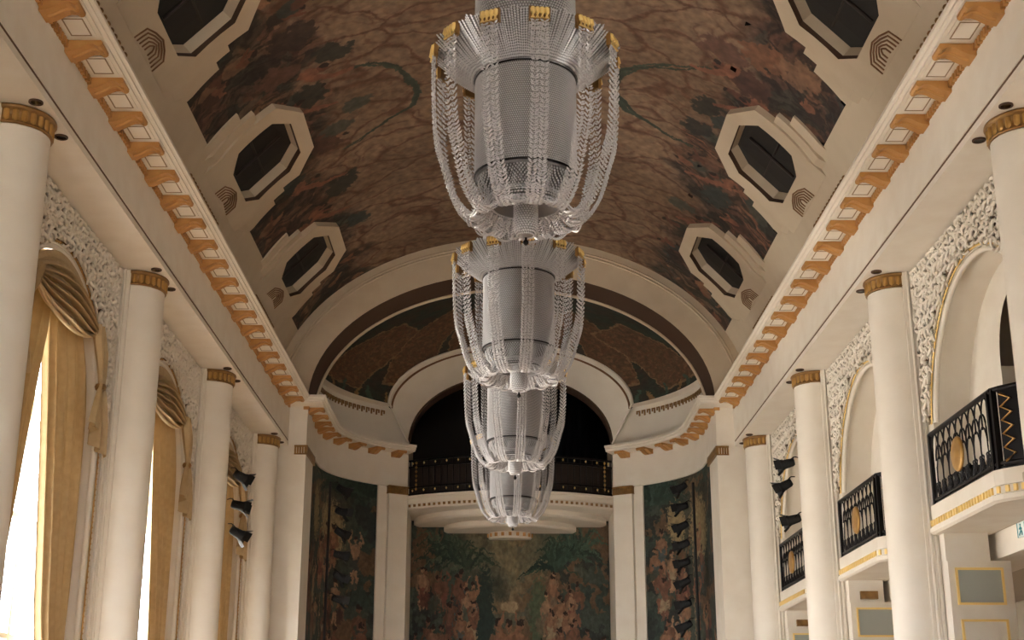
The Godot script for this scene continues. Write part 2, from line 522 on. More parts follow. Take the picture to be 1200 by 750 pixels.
# ------------------------------------------------------------------ vault geometry
func V(z: float, deg: float, off := 0.0) -> Vector3:
	var t := deg_to_rad(deg)
	var p := P(VA * cos(t), VY + VB * sin(t), z)
	var nrm := Vector3(-cos(t) / VA, -sin(t) / VB, 0).normalized()
	return p + nrm * off

func vuv(z: float, deg: float) -> Vector2:
	return Vector2((z - 1.55) / 3.07, (deg - 24.8) / 130.4)

func vpatch(st: SurfaceTool, z0: float, z1: float, d0: float, d1: float, nz: int, nd: int, off := 0.0) -> void:
	grid(st, nz, nd, func(u: float, v: float): return V(lerpf(z0, z1, u), lerpf(d0, d1, v), off), true, func(u: float, v: float): return vuv(lerpf(z0, z1, u), lerpf(d0, d1, v)))

# octagon of a vault window: (degrees above springing, plan units along the hall)
const OCT := [Vector2(44, 0.09), Vector2(44, -0.09), Vector2(40, -0.152), Vector2(30, -0.152), Vector2(26.5, -0.09), Vector2(26.5, 0.09), Vector2(30, 0.152), Vector2(40, 0.152)]

func side_deg(d: float, right: bool) -> float:
	return d if right else 180.0 - d

# patch between two matched closed outlines in (degrees, z) space
func ring_between(st: SurfaceTool, inner: Array, outer: Array, zc: float, right: bool, off_in: float, off_out: float, n := 3, k := 4, uv := false) -> void:
	for i in inner.size():
		var a: Vector2 = inner[i]
		var b: Vector2 = inner[(i + 1) % inner.size()]
		var c: Vector2 = outer[i]
		var d: Vector2 = outer[(i + 1) % outer.size()]
		var at := func(u: float, v: float): return a.lerp(b, u).lerp(c.lerp(d, u), v)
		var f := func(u: float, v: float):
			var p: Vector2 = at.call(u, v)
			return V(zc + p.y, side_deg(p.x, right), lerpf(off_in, off_out, v))
		if uv:
			grid(st, k, n, f, true, func(u: float, v: float):
				var p: Vector2 = at.call(u, v)
				return vuv(zc + p.y, side_deg(p.x, right)))
		else:
			grid(st, k, n, f, true)

# ------------------------------------------------------------------ build
func _ready() -> void:
	rng.seed = 77
	# camera
	var cam := Camera3D.new()
	cam.name = "camera"
	add_child(cam)
	cam.fov = 2.0 * rad_to_deg(atan(375.0 / 1606.0))
	cam.near = 0.05
	cam.far = 200.0
	# axes read from the vanishing points of the hall (589, 880) and of its verticals (604, -4735)
	var away := Vector3((589.0 - 600.0) / 1606.0, -(880.0 - 375.0) / 1606.0, -1.0).normalized()
	var up := Vector3(4.0 / 1606.0, 5110.0 / 1606.0, -1.0).normalized()
	up = (up - away * up.dot(away)).normalized()
	var right := away.cross(up).normalized()
	cam.transform = Transform3D(Basis(right, up, -away).transposed(), Vector3(-0.1425, EYE, 0))

	# sky: bright overcast
	var env := Environment.new()
	env.background_mode = Environment.BG_SKY
	env.tonemap_mode = Environment.TONE_MAPPER_LINEAR
	env.tonemap_exposure = 1.0
	env.sdfgi_enabled = true
	env.ssao_enabled = true
	env.ssil_enabled = true
	var sky := Sky.new()
	var sm := ProceduralSkyMaterial.new()
	sm.sky_top_color = rgb(212, 227, 252)
	sm.sky_horizon_color = rgb(244, 247, 250)
	sm.ground_horizon_color = rgb(222, 218, 210)
	sm.ground_bottom_color = rgb(206, 200, 190)
	sm.energy_multiplier = 26.5
	sky.sky_material = sm
	env.sky = sky
	var we := WorldEnvironment.new()
	we.name = "world_environment"
	we.environment = env
	add_child(we)

	materials()
	build_shell()
	build_entablature()
	build_vault()
	build_vault_windows()
	build_apse()
	build_columns()
	build_left_bays()
	build_right_bays()
	build_chandeliers()
	build_stage_lamps()
	build_downlights()

# ------------------------------------------------------------------ shell
func bay_z(k: int) -> float:
	return COL0 + PITCH * (k + 0.5)

# a wall with arched openings; side = -1 left, 1 right
func arcade(side: int) -> ArrayMesh:
	var st := tool()
	var thick := 0.09
	var y0 := -EYE / S
	var f := func(z: float, y: float, d: float): return P(side * (WALL + d), y, z)
	var r := 0.306
	var cy := 0.61
	for k in range(0, 3):
		var zc := bay_z(k)
		for s in [-1, 1]:
			for d in [0.0, thick]:
				quad(st, f.call(zc + s * r, y0, d), f.call(zc + s * PITCH * 0.5, y0, d), f.call(zc + s * PITCH * 0.5, 1.0, d), f.call(zc + s * r, 1.0, d))
			quad(st, f.call(zc + s * r, y0, 0), f.call(zc + s * r, cy, 0), f.call(zc + s * r, cy, thick), f.call(zc + s * r, y0, thick))
		var n := 40
		for i in n:
			var a := PI * i / n
			var b := PI * (i + 1) / n
			for d in [0.0, thick]:
				quad(st, f.call(zc + r * cos(a), cy + r * sin(a), d), f.call(zc + r * cos(b), cy + r * sin(b), d), f.call(zc + r * cos(b), 1.0, d), f.call(zc + r * cos(a), 1.0, d))
		grid(st, n, 1, func(u: float, v: float): return f.call(zc + r * cos(PI * u), cy + r * sin(PI * u), v * thick), true)
	for e in [[-1.565, bay_z(0) - PITCH * 0.5], [bay_z(2) + PITCH * 0.5, ZE + 0.3]]:
		for d in [0.0, thick]:
			quad(st, f.call(e[0], y0, d), f.call(e[1], y0, d), f.call(e[1], 1.0, d), f.call(e[0], 1.0, d))
	return done(st)

func build_shell() -> void:
	var y0 := -EYE / S
	var st := tool()
	pbox(st, -1.0, 1.75, y0 - 0.04, y0, -1.65, 6.6)
	var fl := obj("floor", st, M.floor_wood, self)
	tag(fl, "honey brown wooden ballroom floor", "floor", "", "structure")
	var wl := thing("wall_left", "cream arcade wall with curtained arched windows", "wall", Vector3.ZERO, "", "structure")
	put("masonry", arcade(-1), M.cream, wl)
	var wr := thing("wall_right", "cream arcade wall with small iron balconies in the arches", "wall", Vector3.ZERO, "", "structure")
	put("masonry", arcade(1), M.cream, wr)
	# carved openwork over each arch, a gilt bead round the arch, on both walls
	var relief := carved_spandrel()
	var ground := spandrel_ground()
	var edge := [arch_bead(0.1), arch_bead(EYE + S * 0.652)]
	var roll := [arch_roll(0.1), arch_roll(EYE + S * 0.652)]
	var nth := ["third from the apse", "second from the apse", "nearest the apse"]
	for k in [0, 1, 2]:
		for s in [-1, 1]:
			var t := Basis(Vector3(0, 0, s), Vector3.UP, Vector3(-s, 0, 0))
			var w := thing("carved_arch", "carved cream leaf spandrels round the %s arch %s" % ["curtained" if s < 0 else "balcony", nth[k]], "carving", P(s * WALL, -EYE / S, bay_z(k)), "carved arches of the arcade")
			w.basis = t
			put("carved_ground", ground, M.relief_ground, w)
			put("carved_foliage", relief, M.cream, w).set_meta("kind", "stuff")
			put("arch_bead", edge[0 if s < 0 else 1], M.bright_gilt if s > 0 else M.gilt, w)
			put("arch_moulding", roll[0 if s < 0 else 1], M.cream, w)
	# wall behind the camera
	var wb := thing("wall_back", "cream end wall with three tall windows opposite the apse", "wall", Vector3.ZERO, "", "structure")
	st = tool()
	var zb := -1.56
	for x in [[-1.0, -0.6], [-0.3, -0.15], [0.15, 0.3], [0.6, 1.0]]:
		pbox(st, x[0], x[1], y0, 2.0, zb - 0.06, zb)
	for x in [[-0.6, -0.3], [-0.15, 0.15], [0.3, 0.6]]:
		pbox(st, x[0], x[1], y0, y0 + 0.1, zb - 0.06, zb)
		pbox(st, x[0], x[1], 0.78, 2.0, zb - 0.06, zb)
	obj("masonry", st, M.cream, wb)
	for x in [-0.45, 0.0, 0.45]:
		st = tool()
		pbox(st, x - 0.15, x + 0.15, y0 + 0.1, 0.78, zb - 0.032, zb - 0.03)
		obj("pane", st, M.glass, wb)
	# unseen enclosure added over vault and apse to block stray skylight
	var rf := thing("roof", "unseen shell added over the vault and apse to keep skylight out", "roof", Vector3.ZERO, "", "structure")
	st = tool()
	pbox(st, -1.02, 1.02, 2.0, 2.05, -1.62, 6.6)
	for s in [-1, 1]:
		pbox(st, s * 0.965, s * 1.02, 1.0, 2.0, -1.62, 6.6)
		pbox(st, s * 0.965, s * 1.02, y0, 1.0, 4.63, 6.6)
	pbox(st, -1.02, 1.02, y0, 2.0, 6.55, 6.6)
	obj("shell", st, M.dark_wood, rf)

# local frame of a bay: x along the wall, y up from the floor, z into the hall; metres
func carved_spandrel() -> ArrayMesh:
	var st := tool()
	var g := RandomNumberGenerator.new()
	g.seed = 5
	var half := 0.327 * S
	var top := EYE + S * 0.992
	var r := 0.306 * S
	var cy := EYE + S * 0.61
	var inside := func(p: Vector2) -> bool:
		if absf(p.x) > half or p.y > top or p.y < EYE + S * 0.675:
			return false
		if p.y < cy:
			return absf(p.x) > r + 0.02 and absf(p.x) < half
		return Vector2(p.x, p.y - cy).length() > r + 0.04
	# curling leaves on a staggered lattice
	var step := 0.155
	var row := 0
	var y := EYE + S * 0.5
	while y < top:
		var x := -half + (0.0 if row % 2 else step * 0.5)
		while x < half:
			var c := Vector2(x + g.randf_range(-0.02, 0.02), y + g.randf_range(-0.02, 0.02))
			if inside.call(c):
				var s := 1.0 if c.x > 0 else -1.0
				var turn := g.randf_range(-0.5, 0.5) + (0.9 if row % 2 else -0.4)
				for k in 3:
					var a0 := turn + k * 2.1 * s
					var pts := PackedVector3Array()
					for i in 6:
						var t := i / 5.0
						var a := a0 + t * 2.3 * s
						var rad := 0.02 + 0.072 * sin(t * 2.4)
						var q := c + Vector2(cos(a), sin(a)) * rad * (0.7 + 0.6 * t)
						q.x = clampf(q.x, -half, half)
						q.y = minf(q.y, top)
						pts.append(Vector3(q.x, q.y, 0.034 + 0.03 * sin(t * PI)))
					tube(st, pts, 0.026, 5, false, 0.011)
				# a boss at the heart of the curl
				grid(st, 6, 3, func(u: float, v: float): return Vector3(c.x, c.y, 0.03) + Vector3(cos(u * TAU) * cos(v * 1.5), sin(u * TAU) * cos(v * 1.5), sin(v * 1.5)) * 0.026, true)
			x += step
		y += step * 0.82
		row += 1
	# stems running up beside the arch
	for s in [-1, 1]:
		for o in [0.05, 0.13]:
			var pts := PackedVector3Array()
			for i in 24:
				var t := i / 23.0
				var a := lerpf(0.19, PI * 0.5, t)
				pts.append(Vector3(s * (r + o) * cos(a), cy + (r + o) * sin(a), 0.03))
			if o < 0.1:
				tube(st, pts, 0.016, 5)
	return done(st)

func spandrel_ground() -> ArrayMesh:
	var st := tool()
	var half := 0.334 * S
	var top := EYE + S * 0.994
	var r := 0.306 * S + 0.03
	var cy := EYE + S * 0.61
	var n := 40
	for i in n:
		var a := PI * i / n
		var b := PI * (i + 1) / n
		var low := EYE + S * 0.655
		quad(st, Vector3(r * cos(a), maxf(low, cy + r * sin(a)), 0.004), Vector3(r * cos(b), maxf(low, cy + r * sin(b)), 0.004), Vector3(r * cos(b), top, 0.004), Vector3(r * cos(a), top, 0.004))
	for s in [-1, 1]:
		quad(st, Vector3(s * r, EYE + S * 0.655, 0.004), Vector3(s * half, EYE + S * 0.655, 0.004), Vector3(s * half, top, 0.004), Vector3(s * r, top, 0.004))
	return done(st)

func arch_path(r: float, w: float, y_low: float, step := 0.06) -> PackedVector3Array:
	var pts := PackedVector3Array()
	var cy := EYE + S * 0.61
	var n := maxi(int((cy - y_low) / step), 0)
	for i in n:
		pts.append(Vector3(r, lerpf(y_low, cy, float(i) / n), w))
	var m := int(PI * r / step)
	var a0 := asin(clampf((y_low - cy) / r, 0, 1))
	for i in m + 1:
		var a := lerpf(a0, PI - a0, float(i) / m)
		pts.append(Vector3(r * cos(a), cy + r * sin(a), w))
	for i in range(n - 1, -1, -1):
		pts.append(Vector3(-r, lerpf(y_low, cy, float(i) / n), w))
	return pts

func arch_bead(low: float) -> ArrayMesh:
	var st := tool()
	var pts := arch_path(0.306 * S + 0.012, 0.018, low, 0.055)
	for i in pts.size():
		var c := pts[i]
		for q in [[Vector3(0.014, 0, 0), Vector3(0, 0.02, 0)], [Vector3(0, 0.02, 0), Vector3(-0.014, 0, 0)], [Vector3(-0.014, 0, 0), Vector3(0, -0.02, 0)], [Vector3(0, -0.02, 0), Vector3(0.014, 0, 0)]]:
			tri(st, c + q[0], c + q[1], c + Vector3(0, 0, 0.014))
	tube(st, arch_path(0.306 * S + 0.012, 0.015, low, 0.12), 0.009, 4)
	return done(st)

func arch_roll(low: float) -> ArrayMesh:
	var st := tool()
	tube(st, arch_path(0.306 * S - 0.034, -0.02, low, 0.12), 0.03, 8)
	return done(st)

# ------------------------------------------------------------------ beams and cornices of the hall
func build_entablature() -> void:
	for s in [-1, 1]:
		var t := thing("trim_1" if s < 0 else "trim_2", "cream entablature with ochre brackets above the %s" % ("curtained windows" if s < 0 else "iron balconies"), "cornice", Vector3.ZERO, "", "structure")
		var st := tool()
		var f := func(x: float, y: float, z: float): return P(s * x, y, z)
		# soffit, lower fascia, beam face, bed mould, corona
		push(st, PackedVector2Array([Vector2(WALL + 0.02, 1.0), Vector2(BEAM, 1.0), Vector2(BEAM, 1.0125), Vector2(BEAM + 0.005, 1.0135), Vector2(BEAM + 0.005, 1.0205), Vector2(BEAM + 0.0005, 1.0215), Vector2(BEAM + 0.0005, 1.15), Vector2(WALL + 0.02, 1.15)]), -1.56, ZE, f)
		obj("beam", st, M.cream, t)
		st = tool()
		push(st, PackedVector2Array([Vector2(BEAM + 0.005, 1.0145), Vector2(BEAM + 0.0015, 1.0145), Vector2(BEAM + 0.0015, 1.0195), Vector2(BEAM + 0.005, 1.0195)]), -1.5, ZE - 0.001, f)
		obj("groove_shade", st, M.groove_shade_brown, t)  # dark strip paints the shadow line inside the groove
		st = tool()
		push(st, PackedVector2Array([Vector2(VA + 0.03, 1.14), Vector2(0.703, 1.14), Vector2(0.703, 1.144), Vector2(0.7, 1.146), Vector2(0.697, 1.147), Vector2(0.697, 1.151), Vector2(0.694, 1.153), Vector2(0.691, 1.154), Vector2(0.691, 1.16), Vector2(VA + 0.03, 1.16)]), -1.56, ZE - 0.03, f)
		obj("corona", st, M.cream, t)
		# gilt leaf strip under the corona
		st = tool()
		var z := 1.45
		while z < ZE - 0.03:
			pbox(st, s * (BEAM - 0.006), s * (BEAM + 0.002), 1.126, 1.139, z, z + 0.0085)
			z += 0.0135
		obj("leaf_strip", st, M.ochre_gilt, t)
		# brackets and the panels between them
		var br := bracket_mesh()
		var pm := panel_mesh()
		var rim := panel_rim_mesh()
		var step := PITCH / 6.0
		for i in range(-4, 19):
			var zc := COL0 + step * i + 0.005
			if zc > ZE - 0.06:
				break
			put("bracket", br, M.ochre_gilt, t, Transform3D(Basis(Vector3(-s, 0, 0), Vector3.UP, Vector3(0, 0, -s)), P(s * BEAM, 1.14, zc)))
			var o := put("soffit_panel", pm, M.cream, t, Transform3D(Basis(Vector3(-s, 0, 0), Vector3.UP, Vector3(0, 0, -s)), P(s * BEAM, 1.14, zc + step * 0.5)))
			put("panel_shade_line", rim, M.panel_shade_tint, o)  # thin taupe bars paint the shade line round each panel
		# gilt cresting knobs on the corona, above every column
		st = tool()
		for c in [COL0, COL0 + PITCH, COL0 + 2 * PITCH]:
			for i in 14:
				var q := P(s * 0.694, 1.163, c - 0.2 + 0.0215 * i)
				lathe(st, [Vector2(0.02, -0.02), Vector2(0.026, 0.0), Vector2(0.016, 0.022), Vector2(0.0, 0.03)], 6, 0, TAU, q)
		obj("cresting", st, M.old_gilt, t)

# bracket: local x out from the beam, y = 0 at the soffit, z along; a scroll with a wavy underside
func bracket_mesh() -> ArrayMesh:
	var st := tool()
	var prof := PackedVector2Array([Vector2(0, 0.0), Vector2(0.30, 0.0), Vector2(0.312, -0.015), Vector2(0.312, -0.04), Vector2(0.298, -0.056), Vector2(0.278, -0.058), Vector2(0.262, -0.048), Vector2(0.24, -0.036), Vector2(0.2, -0.036), Vector2(0.16, -0.05), Vector2(0.12, -0.074), Vector2(0.08, -0.094), Vector2(0.04, -0.105), Vector2(0.0, -0.108)])
	push(st, prof, -0.1, 0.1, func(a: float, b: float, c: float): return Vector3(a, b, c))
	# raised bar along the underside
	var ridge := PackedVector3Array()
	for i in range(4, prof.size() - 1):
		ridge.append(Vector3(prof[i].x, prof[i].y, 0))
	tube(st, ridge, 0.02, 6)
	return done(st)

func panel_mesh() -> ArrayMesh:
	var st := tool()
	box(st, Vector3(0.05, -0.012, -0.165), Vector3(0.285, 0.0, 0.165))
	return done(st)

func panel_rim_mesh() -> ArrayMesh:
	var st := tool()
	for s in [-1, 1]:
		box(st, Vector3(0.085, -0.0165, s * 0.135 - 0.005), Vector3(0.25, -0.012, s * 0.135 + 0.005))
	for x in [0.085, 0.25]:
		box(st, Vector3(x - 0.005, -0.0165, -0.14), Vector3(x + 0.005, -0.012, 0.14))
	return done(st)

# ------------------------------------------------------------------ vault
func win_z(k: int) -> float:
	return 2.543 + 0.815 * k

func build_vault() -> void:
	var c := thing("ceiling", "barrel vault painted with a brown mural of vines and figures", "ceiling", Vector3.ZERO, "", "structure")
	var paint := paint_vault()
	var st := tool()
	vpatch(st, -1.56, ZE + 0.02, 0, 24.8, 12, 6)
	vpatch(st, -1.56, ZE + 0.02, 155.2, 180, 12, 6)
	obj("plain_band", st, M.vault_paint, c)
	st = tool()
	vpatch(st, -1.56, ZE + 0.02, 50, 130, 12, 24)
	var ends := [-1.56]
	for k in [-1, 0, 1, 2]:
		ends.append(win_z(k) - 0.29)
		ends.append(win_z(k) + 0.29)
	ends.append(ZE + 0.02)
	for i in range(0, ends.size(), 2):
		vpatch(st, ends[i], ends[i + 1], 24.8, 50, 6, 10)
		vpatch(st, ends[i], ends[i + 1], 130, 155.2, 6, 10)
	# cells round the window openings
	var inner := []
	var outer := []
	for i in 8:
		inner.append(OCT[i])
		var nxt: Vector2 = OCT[(i + 1) % 8]
		var mid: Vector2 = (OCT[i] + nxt) * 0.5
		if i == 1 or i == 3 or i == 5 or i == 7:
			inner.append(mid)
	outer = [Vector2(50, 0.09), Vector2(50, -0.09), Vector2(50, -0.29), Vector2(40, -0.29), Vector2(30, -0.29), Vector2(24.8, -0.29), Vector2(24.8, -0.09), Vector2(24.8, 0.09), Vector2(24.8, 0.29), Vector2(30, 0.29), Vector2(40, 0.29), Vector2(50, 0.29)]
	for k in [-1, 0, 1, 2]:
		for rt in [true, false]:
			ring_between(st, inner, outer, win_z(k), rt, 0, 0, 4, 4, true)
	obj("mural", st, paint, c).set_meta("label", "brown mural of vines, garlands and crowded figures")
	# end wall of the vault behind the viewer
	st = tool()
	for i in 24:
		quad(st, V(-1.56, i * 7.5), V(-1.56, (i + 1) * 7.5), P(VA * cos(deg_to_rad((i + 1) * 7.5)), 1.1, -1.56), P(VA * cos(deg_to_rad(i * 7.5)), 1.1, -1.56))
	obj("end_wall", st, M.vault_paint, c)

func build_vault_windows() -> void:
	var outline := [Vector2(47.3, 0.105), Vector2(47.3, -0.105), Vector2(42, -0.21), Vector2(29, -0.21), Vector2(20.6, -0.2), Vector2(20.6, 0.2), Vector2(29, 0.21), Vector2(42, 0.21)]
	var n := 1
	var where := ["closest to the hall's end wall", "second from the apse", "closest to the apse"]
	for s in [-1, 1]:
		for k in [0, 1, 2]:
			var rt: bool = s > 0
			var zc := win_z(k)
			var w := thing("window_%d" % n, "dark octagonal vault window above the %s, %s" % ["balconies" if rt else "curtains", where[k]], "window", Vector3.ZERO, "", "structure")
			n += 1
			var st := tool()
			# raised surround: face, then its sides down to the vault; it dies into the band at its foot
			var lift := func(d: float) -> float: return 0.09 * clampf((d - 20.6) / 5.0, 0.02, 1.0)
			for i in 8:
				var a: Vector2 = OCT[i]
				var b: Vector2 = OCT[(i + 1) % 8]
				var c: Vector2 = outline[i]
				var d: Vector2 = outline[(i + 1) % 8]
				grid(st, 5, 4, func(u: float, v: float):
					var p := a.lerp(b, u).lerp(c.lerp(d, u), v)
					return V(zc + p.y, side_deg(p.x, rt), lift.call(p.x)), true)
				grid(st, 5, 1, func(u: float, v: float):
					var p := c.lerp(d, u)
					return V(zc + p.y, side_deg(p.x, rt), lerpf(lift.call(p.x), -0.01, v)), false)
			obj("surround", st, M.vault_paint, w)
			# two lower steps flanking it
			for side in [-1, 1]:
				for tier in [[0.205, 0.247, 37.3, 22.3, 0.06], [0.24, 0.29, 34.0, 23.6, 0.032]]:
					st = tool()
					var z0: float = zc + side * tier[0]
					var z1: float = zc + side * tier[1]
					var hgt := func(d: float) -> float: return tier[4] * clampf((d - tier[3]) / 2.0, 0.02, 1.0)
					grid(st, 1, 8, func(u: float, v: float):
						var d := lerpf(tier[2], tier[3], v)
						return V(lerpf(z0, z1, u), side_deg(d, rt), hgt.call(d)), false)
					grid(st, 1, 8, func(u: float, v: float):
						var d := lerpf(tier[2], tier[3], v)
						return V(z1, side_deg(d, rt), lerpf(-0.01, hgt.call(d), u)), false)
					grid(st, 1, 1, func(u: float, v: float): return V(lerpf(z0, z1, u), side_deg(tier[2], rt), lerpf(-0.01, tier[4], v)), false)
					obj("step_moulding", st, M.vault_paint, w)
			# splayed reveal running up to a dark shutter
			var deep := []
			for p in OCT:
				deep.append(Vector2(35.0 + (p.x - 35.0) * 0.95, p.y * 0.96))
			st = tool()
			for i in 8:
				var a: Vector2 = OCT[i]
				var b: Vector2 = OCT[(i + 1) % 8]
				grid(st, 3, 1, func(u: float, v: float):
					var p := a.lerp(b, u)
					return V(zc + p.y, side_deg(p.x, rt), lerpf(lift.call(p.x), 0.02, v)), false)
			obj("rim", st, M.brown_paint, w)
			st = tool()
			for i in 8:
				var a: Vector2 = OCT[i]
				var b: Vector2 = OCT[(i + 1) % 8]
				var a2: Vector2 = deep[i]
				var b2: Vector2 = deep[(i + 1) % 8]
				quad(st, V(zc + a.y, side_deg(a.x, rt), 0.02), V(zc + b.y, side_deg(b.x, rt), 0.02), V(zc + b2.y, side_deg(b2.x, rt), -0.1), V(zc + a2.y, side_deg(a2.x, rt), -0.1))
			obj("reveal", st, M.vault_paint, w)
			st = tool()
			for i in range(1, 7):
				tri(st, V(zc + deep[0].y, side_deg(deep[0].x, rt), -0.1), V(zc + deep[i].y, side_deg(deep[i].x, rt), -0.1), V(zc + deep[i + 1].y, side_deg(deep[i + 1].x, rt), -0.1))
			obj("shutter", st, M.shutter, w)
			st = tool()
			tube(st, PackedVector3Array([V(zc, side_deg(41.5, rt), -0.07), V(zc, side_deg(28.5, rt), -0.07)]), 0.02, 6)
			tube(st, PackedVector3Array([V(zc - 0.12, side_deg(35, rt), -0.07), V(zc + 0.12, side_deg(35, rt), -0.07)]), 0.02, 6)
			obj("glazing_bar", st, M.dark_wood, w)
			# fan of nested chevrons below it
			for j in 5:
				st = tool()
				var q := 0.072 - 0.015 * j
				var hi := 25.2 - 0.5 * j
				var lo := 20.7 + 0.15 * j
				var pts := PackedVector3Array()
				for p in [Vector2(lo, -q), Vector2(lerpf(lo, hi, 0.62), -q * 0.96), Vector2(lerpf(lo, hi, 0.86), -q * 0.5), Vector2(hi, 0), Vector2(lerpf(lo, hi, 0.86), q * 0.5), Vector2(lerpf(lo, hi, 0.62), q * 0.96), Vector2(lo, q)]:
					pts.append(V(zc + p.y, side_deg(p.x, rt), lift.call(p.x) + 0.004))
				tube(st, pts, 0.011, 5)
				obj("chevron", st, M.line_paint, w)

# ------------------------------------------------------------------ apse
func apse_xz(q: float, off := 0.0) -> Vector2:
	# q 0..1 along one side: straight return, then ellipse to the gallery opening; off is towards the hall
	var straight := APZ - ZI
	var p_end := acos(0.41 / APA)
	var arc := p_end * 0.62
	var d := q * (straight + arc)
	if d <= straight:
		return Vector2(APA - off, ZI + d)
	var phi := (d - straight) / 0.62
	var x := APA * cos(phi)
	var z := APZ + APB * sin(phi)
	var nrm := Vector2(cos(phi) / APA, sin(phi) / APB).normalized()
	return Vector2(x - nrm.x * off, z - nrm.y * off)

func arch_pt(t: float, grow := 0.0, z := ZE) -> Vector3:
	# chancel arch, t 0..1 from the right foot to the left
	var a := PI * t
	return P((0.707 + grow) * cos(a), VY + (0.467 + grow) * sin(a), z)

func dome(phi: float, psi: float) -> Vector3:
	# quarter ellipsoid from the drum's top to the arch; phi -90..90, psi 0..90 degrees
	var f := deg_to_rad(phi)
	var s := deg_to_rad(psi)
	return P(0.705 * sin(f) * cos(s), 1.32 + 0.307 * sin(s), ZI + 0.7 * cos(f) * cos(s))

func hood_top(x: float) -> float:
	# top outline of the lunette over the gallery, in plan units
	var u := absf(x) / 0.483
	return 1.315 + 0.235 * sqrt(maxf(0.0, 1.0 - u * u)) if u < 1.0 else 0.0

func apse_strip(st: SurfaceTool, s: int, q0: float, q1: float, off: float, ya: float, yb: float) -> void:
	# a raised strip that follows the apse wall
	grid(st, 8, 1, func(u: float, v: float):
		var q := apse_xz(lerpf(q0, q1, u), off)
		return P(s * q.x, lerpf(ya, yb, v), q.y), false)
	for qq in [q0, q1]:
		var a := apse_xz(qq, off)
		var b := apse_xz(qq, -0.002)
		quad(st, P(s * a.x, ya, a.y), P(s * a.x, yb, a.y), P(s * b.x, yb, b.y), P(s * b.x, ya, b.y))
	for yy in [ya, yb]:
		for i in 8:
			var a := apse_xz(lerpf(q0, q1, i / 8.0), off)
			var b := apse_xz(lerpf(q0, q1, (i + 1) / 8.0), off)
			var c := apse_xz(lerpf(q0, q1, (i + 1) / 8.0), -0.002)
			var d := apse_xz(lerpf(q0, q1, i / 8.0), -0.002)
			quad(st, P(s * a.x, yy, a.y), P(s * b.x, yy, b.y), P(s * c.x, yy, c.y), P(s * d.x, yy, d.y))

